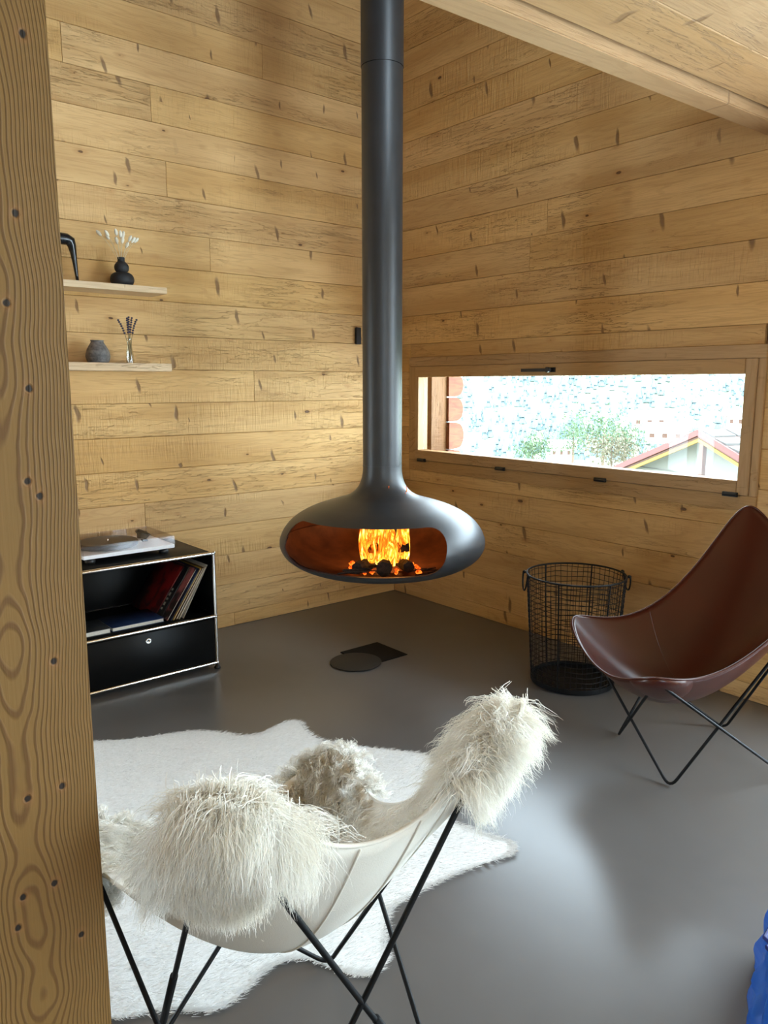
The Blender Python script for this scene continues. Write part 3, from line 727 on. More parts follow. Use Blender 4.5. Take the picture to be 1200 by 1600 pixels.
# ------------------------------------------------------------------ wire log basket
bk = tag(empty('wire_basket', (-.445, -1.925, 0)), 'tall round black wire basket standing by the window wall', 'basket')
H_, r0, r1 = .56, .205, .243
R_ = lambda z: r0 + (r1-r0)*z/H_
o = B().lathe([(0,.004),(r0+.002,.004),(r0+.004,.012),(r0+.004,.03),(r0-.001,.03),(r0-.001,.012),(0,.012)], 48).obj('base_pan', 'black_metal', bk); autosmooth(o, 40)
wm = B(); rr = random.Random(9)
nv = 52
for i in range(nv):
    a = 2*PI*i/nv + rr.uniform(-.012,.012)
    wm.tube([(R_(z)*math.cos(a+.012*math.sin(9*z+i)), R_(z)*math.sin(a+.012*math.sin(9*z+i)), z) for z in (.02,.12,.24,.36,.48,H_)], .0018, 4, cap=False)
for k in range(20):
    z = .04 + k*.0265
    wm.tube([((R_(z)+.002)*math.cos(2*PI*j/40), (R_(z)+.002)*math.sin(2*PI*j/40), z+.003*math.sin(j*1.3+k)) for j in range(40)], .0018, 4, closed=True)
tag(wm.obj('wire_mesh', 'black_metal', bk), kind='stuff')
for i in range(6):
    a = 2*PI*i/6+.3; B().tube([(R_(z)*math.cos(a), R_(z)*math.sin(a), z) for z in (.01, H_)], .004, 6).obj('upright', 'black_metal', bk)
B().tube([(r1*math.cos(2*PI*j/64), r1*math.sin(2*PI*j/64), H_) for j in range(64)], .0048, 8, closed=True).obj('rim', 'black_metal', bk, True)
for a in (math.radians(141), math.radians(-39)):
    cn = Vector((math.cos(a), math.sin(a), 0)); tn = Vector((-math.sin(a), math.cos(a), 0))
    pth = [cn*(r1+.012+.006*math.sin(PI*t)) + tn*(.055*math.cos(PI*t)) + Vector((0,0,H_-.085*math.sin(PI*t)+.004)) for t in [k/14 for k in range(15)]]
    B().tube(pth, .0042, 8).obj('handle', 'black_metal', bk, True)
    for sgn in (-1,1): B().ball(cn*(r1+.006)+tn*(.055*sgn)+Vector((0,0,H_)), .009, n=8, m=6).obj('handle_loop', 'black_metal', bk, True)

# ------------------------------------------------------------------ butterfly chairs
KS = math.sqrt(2)
SL_BROWN = dict(zs=.565, kx=.33, ky=.2, bm=.83, fm=.40, fw=.365, fy=.405, fz=.495, bz=.965, bw=.352, by=-.355)
SL_WHITE = dict(zs=.53, kx=.33, ky=.25, bm=.745, fm=.40, fw=.34, fy=.39, fz=.495, bz=.895, bw=.283, by=-.33)
def sling_uv(u, v, zs, kx, ky, bm, fm, fw, fy, fz, bz, bw, by):
    x = u*((fw+bw)/2+(bw-fw)/2*v)*(1-kx*(1-v*v)); y = (fy+by)/2 - (fy-by)/2*v*(1-ky*(1-u*u))
    zc = .30; bq = (zs-zc)/2; aq = (bm-fm)/(2*KS); cq = ((fm+bm)/2-zc)/2
    s1 = bz-(zc+aq+bq+cq); s2 = fz-(zc-aq+bq+cq); eq = (s1+s2)/2; dq = (s1-s2)/2
    return Vector((x, y, zc + aq*v + bq*u*u + cq*v*v + dq*u*u*v + eq*u*u*v*v))
def ab_uv(a, b): return a*math.sqrt(1-b*b/2)*KS, b*math.sqrt(1-a*a/2)*KS
def sling_pt(a, b, **k):
    """a,b in [-1,1]; b=-1 front, +1 back -> chair local (x right, y forward, z up)"""
    return sling_uv(*ab_uv(a, b), **k)
def sling_nrm(a, b, **k):
    u, v = ab_uv(a, b); e = 1e-3
    return (sling_uv(u+e, v, **k) - sling_uv(u-e, v, **k)).cross(sling_uv(u, v-e, **k) - sling_uv(u, v+e, **k)).normalized()
def corner_path(pts, cut=.045, m=6):
    out = []; n = len(pts)
    for i in range(n):
        P, A, C_ = pts[i], pts[i-1], pts[(i+1)%n]
        p0 = P + (A-P).normalized()*cut; p2 = P + (C_-P).normalized()*cut
        for k in range(m+1):
            t = k/m; out.append((1-t)**2*p0 + 2*t*(1-t)*P + t*t*p2)
    return out
def chair(name, loc, head, label, sling_mat, SP, rodr=.0058):
    e = tag(empty(name, loc, head-PI/2), label, 'chair', 'butterfly chairs')
    fw, fd = .224, .249
    V = Vector
    tp = lambda a, b: sling_pt(a*.95, b*.95, **SP) - V((0,0,.012))
    FL, FR, BL, BR = tp(-1,-1), tp(1,-1), tp(-1,1), tp(1,1)
    g = rodr
    fl_, fr_, bl_, br_ = V((-fw,fd,g-.012)), V((fw,fd,g-.012)), V((-fw,-fd,g-.012)), V((fw,-fd,g-.012))
    for loop in ([FL, fr_, BR, bl_], [FR, fl_, BL, br_]):
        pth = corner_path(loop)
        zmin = min(p.z for p in pth); 
        for p in pth:
            if p.z < g: p.z = g
        B().tube(pth, rodr, 10, closed=True).obj('frame_loop', 'black_metal', e, True)
    n = 40; b = B()
    for j in range(n+1):
        for i in range(n+1): b.v.append(tuple(sling_pt(-1+2*i/n, -1+2*j/n, **SP)))
    for j in range(n):
        for i in range(n): b.f.append((j*(n+1)+i, j*(n+1)+i+1, (j+1)*(n+1)+i+1, (j+1)*(n+1)+i))
    sl = b.obj('sling', sling_mat, e, True); md = sl.modifiers.new('th', 'SOLIDIFY'); md.thickness = .005; md.offset = 0
    bpy.context.view_layer.update(); apply_mods(sl)
    # welt around the edge
    ed = [(t,-1) for t in np.linspace(-1,1,41)[:-1]] + [(1,t) for t in np.linspace(-1,1,41)[:-1]] + [(-t,1) for t in np.linspace(-1,1,41)[:-1]] + [(-1,-t) for t in np.linspace(-1,1,41)[:-1]]
    B().tube([sling_pt(x,y_,**SP) for x,y_ in ed], .0042, 8, closed=True).obj('edge_binding', sling_mat, sl, True)
    # seams
    for pts_ in ([(t,-.12) for t in np.linspace(-.995,.995,50)],):
        B().tube([sling_pt(x,y_,**SP)+V((0,0,.003)) for x,y_ in pts_], .0016, 6).obj('seam', sling_mat, sl, True)
    # pockets on the outside of the four corners
    for sa in (-1,1):
        for sb in (-1,1):
            pk = B(); m1, m2 = 6, 24
            ca, cb = sa*.78, sb*.78
            def pp(a, b_, off):
                return sling_pt(a, b_, **SP) - sling_nrm(a, b_, **SP)*off
            pk.v.append(tuple(pp(ca, cb, .021)))
            for i in range(1, m1+1):
                for j in range(m2):
                    t = 2*PI*j/m2; rr_ = i/m1
                    a = max(-1,min(1,ca + .30*rr_*math.cos(t))); b_ = max(-1,min(1,cb + .30*rr_*math.sin(t)))
                    pk.v.append(tuple(pp(a, b_, .005+.016*(1-rr_**3))))
            for j in range(m2): pk.f.append((0, 1+j, 1+(j+1)%m2))
            for i in range(m1-1):
                for j in range(m2): pk.f.append((1+i*m2+j, 1+(i+1)*m2+j, 1+(i+1)*m2+(j+1)%m2, 1+i*m2+(j+1)%m2))
            pk.obj('corner_pocket', sling_mat, sl, True)
    return e, sl
def leather():
    s = N('cognac_leather'); c = s.coords(); a = s.noise(c, 4, 2, .5)
    return s.bsdf(s.mix(s.mr(a,.2,.8), (.050,.0080,.0030), (.064,.0108,.004)), .29, 0, None, Specular_IOR_Level=.48)
M['leather'] = leather()
brown, _ = chair('butterfly_chair', (-.707, -2.756, 0), math.radians(148.5), 'cognac brown leather butterfly chair beside the wire basket', 'leather', SL_BROWN)
WB = SL_WHITE
white, wsl = chair('butterfly_chair', (-2.804, -2.952, .006), math.radians(83.7), 'cream canvas butterfly chair covered in shaggy white sheepskin, nearest the camera', 'canvas', SL_WHITE)
for ga in (-.12, .22, .48):     # stitched folds down the back of the canvas
    B().tube([sling_pt(ga, t, **WB) - sling_nrm(ga, t, **WB)*.0035 for t in np.linspace(.99, -.05, 24)], .0022, 6).obj('back_seam', 'canvas', wsl, True)
# telescopic sleeves on the lower rods of the white chair
V = Vector
def wl_(a, b): return sling_pt(a*.95, b*.95, **WB) - V((0,0,.012))
for tip, ft in (((1,1),(-.224,-.249)), ((-1,1),(.224,-.249)), ((-1,1),(-.224,.249))):
    A = wl_(*tip); F_ = V((ft[0], ft[1], 0)); d = (F_-A)
    B().tube([A + d*.62, A + d*.93], .0082, 12).obj('rod_sleeve', 'black_metal', white, True)

# ------------------------------------------------------------------ sheepskin
def fur_mat():
    s = N('sheepskin_wool'); c = s.coords(); a = s.noise(c, 18, 3)
    col = s.mix(s.mr(a,.3,.7), (.88,.84,.76), (.95,.93,.88))
    df = s.n('BsdfDiffuse'); s.set(df.inputs[0], col); tl = s.n('BsdfTranslucent'); s.set(tl.inputs[0], col)
    mx = s.n('MixShader'); mx.inputs[0].default_value = .42
    s.t.links.new(df.outputs[0], mx.inputs[1]); s.t.links.new(tl.outputs[0], mx.inputs[2]); s.t.links.new(mx.outputs[0], s.out.inputs[0]); return s.m
M['wool'] = fur_mat()
M['wool_skin'] = simple('wool_underlayer', (.86,.82,.74), .95)
rng = np.random.default_rng(4)
def unit(a): return a / np.maximum(1e-9, np.linalg.norm(a, axis=-1, keepdims=True))
def strands(roots, nrms, length, seg=9, lift=.6, grav=.22, curl=.006, width=.00075, lock=16, lockr=.013, out=None, freq=5, tn=.18, gather=.75):
    """roots/nrms (n,3) per LOCK -> ribbon mesh arrays; each lock carries several wavy fibres"""
    n = len(roots); L = length * rng.uniform(.7, 1.15, n)
    g = np.array([0,0,-1.])
    tdown = g - (nrms @ g)[:,None]*nrms
    tdown += rng.normal(0,tn,(n,3)) + (0 if out is None else out*.6)
    tdown = unit(tdown)
    d = unit(nrms*lift + tdown*.8 + rng.normal(0,.12,(n,3)))
    cen = [roots]; p = roots.copy()
    for k in range(seg):
        d = unit(d + g*grav + rng.normal(0,.05,(n,3))); 
        # stay outside the skin for the first part of the fibre
        inn = np.sum(d*nrms,1); d = d + nrms*np.maximum(0, .05-inn)[:,None]*(.9 if k < 4 else .25); d = unit(d)
        p = p + d*(L/seg)[:,None]; cen.append(p.copy())
    cen = np.stack(cen, 1)                              # n,seg+1,3
    tt_ = np.linspace(0,1,seg+1)
    ax1 = unit(np.cross(d, rng.normal(0,1,(n,3)))); ax2 = np.cross(d, ax1)
    ph = rng.uniform(0,6.3,(n,1)); fq = rng.uniform(.7,1.4,(n,1))*freq
    cen = cen + (np.sin(fq*tt_*2+ph)*tt_**.7*curl)[...,None]*ax1[:,None] + (np.cos(fq*tt_*2+ph)*tt_**.7*curl)[...,None]*ax2[:,None]
    Vs = []; Fs = []; base = 0
    for q in range(lock):
        off = rng.normal(0,lockr,(n,3)); off -= np.sum(off*nrms,1)[:,None]*nrms
        jit = rng.normal(0,.0025,(n,seg+1,3)); jit[:,0] = 0
        c = cen + off[:,None]*(1-gather*tt_[None,:,None]) + np.cumsum(jit,1)*.45
        tang = np.gradient(c, axis=1); side = unit(np.cross(tang, unit(rng.normal(0,1,(n,1,3)))))
        wv = width*(1-.75*tt_**2)[None,:,None]
        a = c - side*wv; b_ = c + side*wv
        v = np.stack([a,b_],2).reshape(n,(seg+1)*2,3)
        idx = np.arange(n)[:,None,None]*(seg+1)*2 + np.arange(seg)[None,:,None]*2 + np.array([0,1,3,2])[None,None,:]
        Vs.append(v.reshape(-1,3)); Fs.append(idx.reshape(-1,4)+base); base += v.shape[0]*v.shape[1]
    return np.concatenate(Vs), np.concatenate(Fs)
def sample_lobe(sa, sb, n, inner, outer, reach_in=.75, reach_out=.5):
    """roots over a corner of the sling: inner face, and hanging over the tip to the outer face"""
    R, NN = [], []
    while len(R) < n:
        inside = rng.random() < inner
        k = reach_in if inside else reach_out
        a = 1 - rng.random()*k; b_ = 1 - rng.random()*k
        if (1-a)**2 + (1-b_)**2 > k*k: continue
        p = sling_pt(sa*a, sb*b_, **WB); nn = sling_nrm(sa*a, sb*b_, **WB)
        if inside: R.append(p + nn*.012); NN.append(nn)
        else: R.append(p - nn*.022); NN.append(-nn)
    return np.array(R), np.array(NN)
def rim_roots(sa, sb, n):
    R, NN = [], []
    for i in range(n):
        t = rng.random()*.55
        a, b_ = (1-t, 1) if rng.random() < .5 else (1, 1-t)
        p = sling_pt(sa*a, sb*b_, **WB); c = sling_pt(sa*.4, sb*.4, **WB); o_ = (p-c).normalized(); nn = sling_nrm(sa*a, sb*b_, **WB)
        th = rng.uniform(-1.1,1.1); d = o_*math.cos(th) + nn*math.sin(th)
        R.append(p + d*.008); NN.append(d)
    return np.array(R), np.array(NN)
def lobe(sa, sb, nlock, L, lab, inner=.5, ri=.75, ro=.5, curl=.006, ok=.6, **kw):
    e = empty('fleece', (0,0,0)); e.parent = white
    R, NN = sample_lobe(sa, sb, nlock, inner, 1, ri, ro); R2, N2 = rim_roots(sa, sb, nlock//3)
    Rr = np.concatenate([R,R2]); Nn = np.concatenate([NN,N2])
    c = np.array(sling_pt(sa*.8, sb*.8, **WB)); 
    out = unit(Rr - c); out[:,2] = 0
    Vv, Ff = strands(Rr, Nn, L, out=out*ok, curl=curl, **kw)
    bpy.data.objects.remove(e)
    o = npmesh('fleece', Vv, Ff, 'wool', white); tag(o, lab, kind='stuff')
    # soft underlayer that fills the lobe
    u = B(); n = 14
    for off in (.014, -.024):
        for j in range(n+1):
            for i in range(n+1):
                k = ri if off > 0 else ro
                a, b_ = 1-k*i/n, 1-k*j/n; p = sling_pt(sa*a, sb*b_, **WB); nn = sling_nrm(sa*a, sb*b_, **WB)
                u.v.append(tuple(p + nn*off*(1 if (i<n and j<n) else .2)))
    m = (n+1)**2
    for lay in (0,1):
        for j in range(n):
            for i in range(n): u.f.append(tuple(lay*m + t for t in (j*(n+1)+i, j*(n+1)+i+1, (j+1)*(n+1)+i+1, (j+1)*(n+1)+i)))
    for i in range(n):
        u.f.append((i, i+1, m+i+1, m+i)); u.f.append((i*(n+1), (i+1)*(n+1), m+(i+1)*(n+1), m+i*(n+1)))
    u = u.obj('fleece_backing', 'wool_skin', o, True); fix_normals(u)
lobe(-1, 1, 1700, .096, 'white fleece on the left back corner', .35, .5, .38, .0028, ok=.15, tn=.09, grav=.3, lockr=.018, gather=.5, width=.00065)
lobe(1, 1, 1500, .092, 'white fleece on the right back corner', .45, .66, .34, .0032, ok=.15, tn=.09, grav=.3, lockr=.018, gather=.5, width=.00065)
lobe(1, -1, 800, .085, 'curly white fleece on the right front corner', .55, .7, .40, .010, lockr=.007, width=.0010, freq=9)
lobe(-1, -1, 700, .085, 'curly white fleece on the left front corner', .55, .7, .40, .010, lockr=.007, width=.0010, freq=9)
R, NN = [], []
while len(R) < 1500:
    a, b_ = rng.uniform(-.97,.97), rng.uniform(-.97,.97)
    p = sling_pt(a, b_, **WB); nn = sling_nrm(a, b_, **WB); R.append(p+nn*.006); NN.append(nn)
Vv, Ff = strands(np.array(R), np.array(NN), .075, lift=.9, grav=.12, lockr=.016, curl=.008)
tag(npmesh('fleece', Vv, Ff, 'wool', white), 'white fleece lining the seat', kind='stuff')

# ------------------------------------------------------------------ cowhide rug
rp = [(150,1160),(200,1157),(255,1150),(300,1144),(340,1146),(378,1152),(405,1149),(425,1140),(450,1130),(468,1132),(480,1147),(510,1161),(560,1168),(620,1175),(668,1183),(690,1212),(694,1250),(702,1282),(733,1297),(764,1308),(792,1317),(799,1326),(795,1334),(780,1342),(720,1362),(680,1380),(650,1395),(612,1418),(601,1440),(598,1480),(600,1500),(585,1519),(560,1525),(520,1515),(480,1500),(440,1503),(410,1520),(380,1550),(340,1577),(300,1581),(260,1579),(180,1592)]
outl = [onfloor(*p) for p in rp]; outl = [Vector((p.x, p.y)) for p in outl]
outl += [Vector(p) for p in ((-3.14,-2.50),(-3.3,-2.55),(-3.5,-2.6),(-3.62,-2.5),(-3.56,-2.3),(-3.45,-2.0),(-3.42,-1.7),(-3.5,-1.4),(-3.62,-1.15),(-3.55,-1.0),(-3.3,-1.02),(-3.0,-1.08),(-2.8,-1.05),(-2.68,-1.03))]
def closed_spline(P, m=5):
    out = []; n = len(P)
    for i in range(n):
        a, b_, c, d = P[i-1], P[i], P[(i+1)%n], P[(i+2)%n]
        for k in range(m):
            t = k/m; out.append(.5*((2*b_) + (c-a)*t + (2*a-5*b_+4*c-d)*t*t + (3*b_-a-3*c+d)*t**3))
    return out
ol = closed_spline(outl)
rug = tag(empty('cowhide_rug', (-2.6,-1.9,0)), 'creamy white cowhide rug spread on the grey floor', 'rug')
def hide_mat():
    s = N('white_cowhide'); c = s.coords(); a = s.noise(s.scale(c,(60,160,1)), 1, 3, .6, .5); b_ = s.noise(c, 3, 2)
    return s.bsdf(s.mix(s.mr(a,.3,.7), (.74,.74,.72), (.88,.88,.87)), .75, 0, s.bump(a,.6,.004), Sheen_Weight=.2)
M['hide'] = hide_mat(); M['hide_hair'] = simple('cowhide_hair', (.88,.88,.87), .65, 0, 60, .1)
bm = bmesh.new(); ring = [bm.verts.new((p.x+2.6, p.y+1.9, .0)) for p in ol]; f = bm.faces.new(ring)
bmesh.ops.triangulate(bm, faces=[f]); ext = bmesh.ops.extrude_face_region(bm, geom=list(bm.faces))
for v in ext['geom']:
    if isinstance(v, bmesh.types.BMVert): v.co.z += .005
bmesh.ops.recalc_face_normals(bm, faces=bm.faces)
me = bpy.data.meshes.new('hide'); bm.to_mesh(me); bm.free(); me.materials.append(M['hide']); ho = bpy.data.objects.new('hide', me); COL.objects.link(ho); ho.parent = rug; ho.location = (0,0,.0008)
# short hair lying on the hide
poly = np.array([(p.x,p.y) for p in ol])
def inside(pt):
    x, y_ = pt[:,0][:,None], pt[:,1][:,None]; a = poly; b_ = np.roll(poly,-1,0)
    c = ((a[:,1] > y_) != (b_[:,1] > y_)) & (x < (b_[:,0]-a[:,0])*(y_-a[:,1])/(b_[:,1]-a[:,1]+1e-12)+a[:,0]); return c.sum(1) % 2 == 1
pt = rng.uniform(poly.min(0), poly.max(0), (110000,2)); keep = np.concatenate([inside(q) for q in np.array_split(pt, 22)]); pt = pt[keep]
edge = poly[rng.integers(0,len(poly),9000)] + rng.normal(0,.006,(9000,2)); pt = np.concatenate([pt, edge])
flow = np.sin(pt[:,0]*4.1+pt[:,1]*2.3)*.5 + np.sin(pt[:,1]*5.7-pt[:,0]*1.9)*.4
ang = math.radians(-60) + flow*.8 + rng.normal(0,.28,len(pt)); ln_ = rng.uniform(.012,.026,len(pt))
d3 = np.stack([np.cos(ang)*ln_, np.sin(ang)*ln_, rng.uniform(.002,.008,len(pt))],1); p3 = np.column_stack([pt[:,0]+2.6, pt[:,1]+1.9, np.full(len(pt),.0055)])
sd = np.column_stack([-np.sin(ang), np.cos(ang), rng.normal(0,.4,len(pt))])*.0009
mid = p3 + d3*.5 + np.array([0,0,.0015])
Vv = np.stack([p3-sd, p3+sd, p3+d3],1).reshape(-1,3); Ff = np.arange(len(Vv)).reshape(-1,3)
tag(npmesh('short_hair', Vv, Ff, 'hide_hair', rug), kind='stuff')

# ------------------------------------------------------------------ blue bag at the lower right edge
BAG = onfloor(1258, 1590, 0)
M['tarp'] = simple('blue_woven_plastic', (.015,.13,.62), .35, 0, 9, .35, .2); M['tarp_yellow'] = simple('yellow_print', (.75,.62,.05), .5)
M['tarp_dark'] = simple('dark_blue_tape', (.006,.02,.20), .4)
bg = tag(empty('blue_bag', (BAG.x, BAG.y, 0)), 'blue plastic carrier bag standing on the floor at the right edge', 'bag')
b = B(); nu, nv_ = 40, 12; rr = random.Random(2)
def bagpt(t, k):
    a = 2*PI*t; z = .23*k; w_ = .20*(1-.10*k); d_ = .12*(1-.25*k)
    ca, sa = math.cos(a), math.sin(a); x = w_*math.copysign(abs(ca)**.45, ca); y_ = d_*math.copysign(abs(sa)**.45, sa)
    cr = .012*math.sin(9*a+5*k)*math.sin(PI*k) + .008*math.sin(17*a-9*k)
    return (x + cr*ca, y_ + cr*sa, z + .014*k*math.sin(3*a+1))
for k in range(nv_+1):
    for j in range(nu): b.v.append(bagpt(j/nu, k/nv_))
for k in range(nv_):
    for j in range(nu): b.f.append((k*nu+j, k*nu+(j+1)%nu, (k+1)*nu+(j+1)%nu, (k+1)*nu+j))
b.f.append(tuple(reversed(range(nu))))
o = b.obj('bag_body', 'tarp', bg, True); md = o.modifiers.new('s','SOLIDIFY'); md.thickness = .002; bpy.context.view_layer.update(); apply_mods(o)
bg.rotation_euler = (0,0,math.radians(20))
hm = [(Vector(bagpt(j/nu, 1))) for j in range(nu)]; B().tube(hm, .006, 6, closed=True).obj('hem', 'tarp_dark', bg, True)
for sy in (-1,1):
    pth = [V((-.10+.2*t, sy*.085, .22 + .07*math.sin(PI*t))) + V((0, -sy*.05*math.sin(PI*t), 0)) for t in [k/12 for k in range(13)]]
    B().tube(pth, .008, 6).obj('strap', 'tarp_dark', bg, True)
for k in range(4):
    p = V(bagpt(.47+.012*k, .62)); B().obox(p*1.0 + V((-.004,0,0)), (.002,0,0), (0,.004,.002), (0,-.001,.012)).obj('printed_letter', 'tarp_yellow', o)

# ------------------------------------------------------------------ outside the window
M['meadow'] = simple('pale_meadow', (.42,.46,.34), .9, 0, .02, .3)
M['conifer'] = simple('blue_green_conifer', (.074,.106,.112), .9, 0, .3, .25)
M['leaf'] = simple('green_leaf', (.038,.062,.022), .8, 0, 3, .35); M['leaf2'] = simple('autumn_leaf', (.075,.06,.032), .8, 0, 3, .35); M['bark'] = simple('bark', (.10,.06,.04), .9)
vd = ray(900, 650); vd = Vector((vd.x, vd.y, 0)).normalized(); vr = Vector((vd.y, -vd.x, 0))
b = B(); nx, ny = 36, 30
def hill(u, s): # u lateral metres, s distance metres
    z = -3.5 if s < 20 else -3.5 - 26*min(1,(s-20)/200)
    if s > 220: z += (s-220)*.46 + 7*math.sin(u*.021+s*.01) + 4*math.sin(u*.05)
    return z
ss = [3,8,14,20,30,45,70,100,140,180,220,235,250,270,290,310,335,360,390,420,450,480,520,560,600]
for s in ss:
    for i in range(nx+1):
        u = (-1+2*i/nx)*(30+s*1.1); p = Vector((0,-1.38,0)) + vd*s + vr*u; b.v.append((max(p.x,.5), p.y, hill(u,s)))
for j in range(len(ss)-1):
    for i in range(nx): b.f.append((j*(nx+1)+i, j*(nx+1)+i+1, (j+1)*(nx+1)+i+1, (j+1)*(nx+1)+i))
tag(b.obj('ground_hillside', 'meadow'), kind='structure')
Vl, Fl = [], []; rr = random.Random(21); k0 = 0
for i in range(7600):
    s = 226 + 330*rr.random()**1.15; u = rr.uniform(-1,1)*s*.62
    if math.sin(u*.045+s*.02)+math.sin(u*.02-s*.05) > 1.6: continue
    p = Vector((0,-1.38,0)) + vd*s + vr*u; z = hill(u,s)-.5; hgt = rr.uniform(3.,6.5); r = hgt*rr.uniform(.18,.28)
    for (zb_, zt_, rr0) in ((.08,.62,1.0),(.42,1.0,.66)):
        n = 6; a0 = rr.uniform(0,1); Vl += [(p.x+r*rr0*math.cos(a0+2*PI*j/n), p.y+r*rr0*math.sin(a0+2*PI*j/n), z+hgt*zb_) for j in range(n)] + [(p.x,p.y,z+hgt*zt_)]
        Fl += [(k0+j, k0+(j+1)%n, k0+n) for j in range(n)]; k0 += n+1
fo = npmesh('conifer_forest', Vl, Fl, 'conifer'); tag(fo, 'hazy conifer forest covering the hillside outside the window', 'forest', kind='stuff')
def tree(px, py, d, wid, hgt, mat, lab, seed):
    rr = random.Random(seed); base = far(px, py, d); e = tag(empty('tree', base), lab, 'tree', 'trees outside the window')
    B().tube([(0,0,-.8),(0.02,0,hgt*.3),(0,.02,hgt*.7)], [hgt*.04,hgt*.03,hgt*.01], 7).obj('trunk', 'bark', e)
    L = B()
    cl_ = [(rr.gauss(0,.24)*wid, rr.gauss(0,.24)*wid, hgt*(.25+.65*rr.random())) for _ in range(26)]
    for _ in range(1500):
        c = rr.choice(cl_); k_ = wid*.17; p = Vector((c[0]+rr.gauss(0,k_), c[1]+rr.gauss(0,k_), c[2]+rr.gauss(0,k_))); s_ = wid*rr.uniform(.022,.045)
        a = Vector((rr.gauss(0,1),rr.gauss(0,1),rr.gauss(0,1))).normalized(); c_ = a.orthogonal().normalized(); d_ = a.cross(c_)
        L.add([p-c_*s_, p+d_*s_*.6, p+c_*s_, p-d_*s_*.6], [(0,1,2,3)])
    L.obj('foliage', mat, e)
tree(895, 712, 68, 2.2, 3.0, 'leaf', 'slender green tree left of the pair outside the window', 1)
tree(942, 712, 55, 2.8, 2.7, 'leaf', 'round green tree in the middle outside the window', 2)
tree(975, 716, 47, 1.8, 1.8, 'leaf', 'small green tree beside the neighbouring roof', 3)
tree(832, 716, 60, 2.6, 1.6, 'leaf', 'low green bush in the lower middle of the window view', 4)
tree(955, 722, 41, 2.1, 1.15, 'leaf2', 'low brownish bush below the green trees', 5)
# neighbouring gabled house
M['red_board'] = simple('red_barge_board', (.10,.020,.016), .7); M['yellow_board'] = simple('yellow_barge_board', (.19,.10,.006), .7); M['shingle'] = simple('weathered_shingle', (.055,.05,.044), .9, 0, 4, .3); M['timber'] = simple('brown_timber', (.07,.03,.02), .8); M['pale_wall'] = simple('pale_board_wall', (.15,.14,.125), .85)
D_ = 30.0; apex = far(1093, 672, D_)
gy = (vr*.80 + vd*.60).normalized(); gx = Vector((-gy.y, gy.x, 0))
half = 5.2; drop = 2.05
hs = tag(empty('neighbouring_house', (apex.x, apex.y, apex.z-drop-2.6)), 'neighbouring house with shingled gable roof and red and yellow barge boards', 'house')
def HP(u, v_, z): return gx*u + gy*v_ + Vector((0,0,drop+2.6+z))
def hprism(nm, poly_, v0, v1, mat, parent=None):
    n = len(poly_); bb = B().add([HP(u,v0,z) for u,z in poly_] + [HP(u,v1,z) for u,z in poly_], [tuple(range(n)), tuple(range(2*n-1,n-1,-1))] + [(i,i+n,(i+1)%n+n,(i+1)%n) for i in range(n)]).obj(nm, mat, parent or hs); fix_normals(bb); return bb
sl_ = drop/half
hprism('gable_wall', [(-half*.86,-drop-2.6),(half*.86,-drop-2.6),(half*.86,-drop*.92),(0,-.12),(-half*.86,-drop*.92)], .9, 9, 'pale_wall')
for sg in (1,-1):
    rp_ = hprism('roof_plane', [(0,0),(sg*half*1.08,-drop*1.08),(sg*half*1.08,-drop*1.08-.16),(0,-.16)], .0, 9.6, 'timber')
    for k in range(9):
        a0, a1 = k/9*1.09+.008, (k+1)/9*1.09-.008
        for q in range(8):
            v0 = 9.6*q/8; v1 = 9.6*(q+1)/8-.04; lift = .03+.02*((k*7+q*3)%3)
            hprism('shingle', [(sg*half*a0, -drop*a0+.03), (sg*half*a1, -drop*a1+lift+.03), (sg*half*a1, -drop*a1), (sg*half*a0, -drop*a0)], v0+.03, v1-.02, 'shingle', rp_)
    hprism('red_barge_board', [(0,.02),(sg*half*1.1,-drop*1.1+.02),(sg*half*1.1,-drop*1.1-.20),(0,-.20)], -.10, -.02, 'red_board')
    hprism('yellow_barge_board', [(0,-.30),(sg*half*1.06,-drop*1.06-.30),(sg*half*1.06,-drop*1.06-.42),(0,-.42)], -.02, .06, 'yellow_board')
    hprism('rafter', [(0,-.21),(sg*half*1.08,-drop*1.08-.21),(sg*half*1.08,-drop*1.08-.29),(0,-.29)], .0, .5, 'timber')
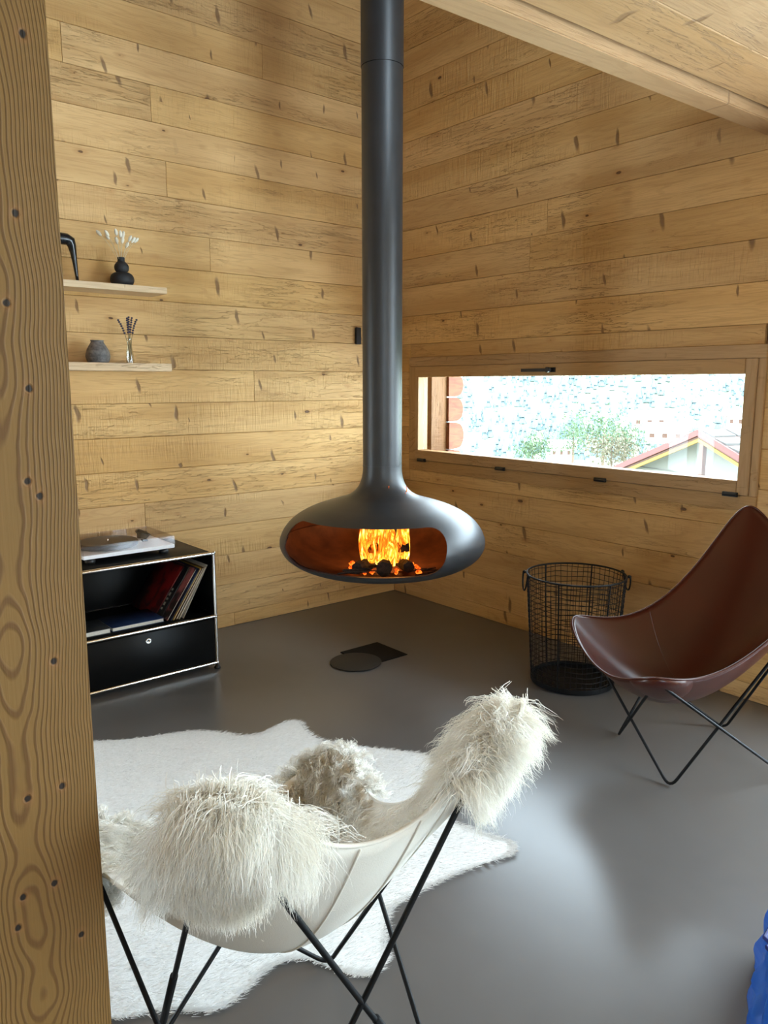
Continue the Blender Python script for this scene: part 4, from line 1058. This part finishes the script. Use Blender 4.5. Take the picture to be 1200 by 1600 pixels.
B().obox(HP(-.12, .1, -1.6), gx*.09, gy*.09, (0,0,1.3)).obj('king_post', 'timber', hs)
for k in range(7): B().obox(HP(0, .88, -drop-2.4+k*.42), gx*half*.86*(1 if k < 6 else .9), gy*.02, (0,0,.19)).obj('wall_board', 'pale_wall', hs)
def farhouse(px0, px1, py0, py1, d, lab):
    a, b_ = far(px0, py1, d), far(px1, py1, d); top = far(px0, py0, d).z; ux = (b_-a); ux.z = 0; wdt = ux.length; ux.normalize(); uy = Vector((-ux.y, ux.x, 0)); uy = uy if uy.dot(vd) > 0 else -uy
    e = tag(empty('far_house', a), lab, 'house', 'far houses outside the window'); h_ = top-a.z
    Q = lambda u,v_,z: ux*u + uy*v_ + Vector((0,0,z))
    B().obox(Q(wdt/2, 3, h_*.35), ux*wdt*.46, uy*3, (0,0,h_*.45)).obj('wall', 'exterior_white', e)
    n_ = 4; bb = B().add([Q(-.3,-.6,h_*.72), Q(wdt+.3,-.6,h_*.72), Q(wdt+.3,3,h_), Q(-.3,3,h_), Q(wdt+.3,6.6,h_*.72), Q(-.3,6.6,h_*.72), Q(-.3,-.6,h_*.66), Q(wdt+.3,-.6,h_*.66), Q(wdt+.3,6.6,h_*.66), Q(-.3,6.6,h_*.66)], [(0,1,2,3),(3,2,4,5),(0,6,7,1),(5,4,8,9),(0,3,5,9,6),(1,7,8,4,2),(6,9,8,7)]); bb = bb.obj('roof', 'exterior_white', e); fix_normals(bb)
    B().obox(Q(wdt/2, -.62, h_*.645), ux*(wdt/2+.3), uy*.05, (0,0,h_*.02)).obj('eave_board', 'timber', e)
    for k in range(3): B().obox(Q(wdt*(.2+.3*k), -.02, h_*.35), ux*wdt*.06, uy*.03, (0,0,h_*.12)).obj('window', 'timber', e)
farhouse(985, 1045, 642, 668, 95, 'far pale house below the forest, left of the near gable roof')
farhouse(1005, 1072, 662, 690, 75, 'pale house just behind the near gable roof')
farhouse(1133, 1180, 640, 668, 90, 'far pale house at the right end of the window view')
farhouse(858, 896, 690, 716, 85, 'small pale house in the middle of the window view')
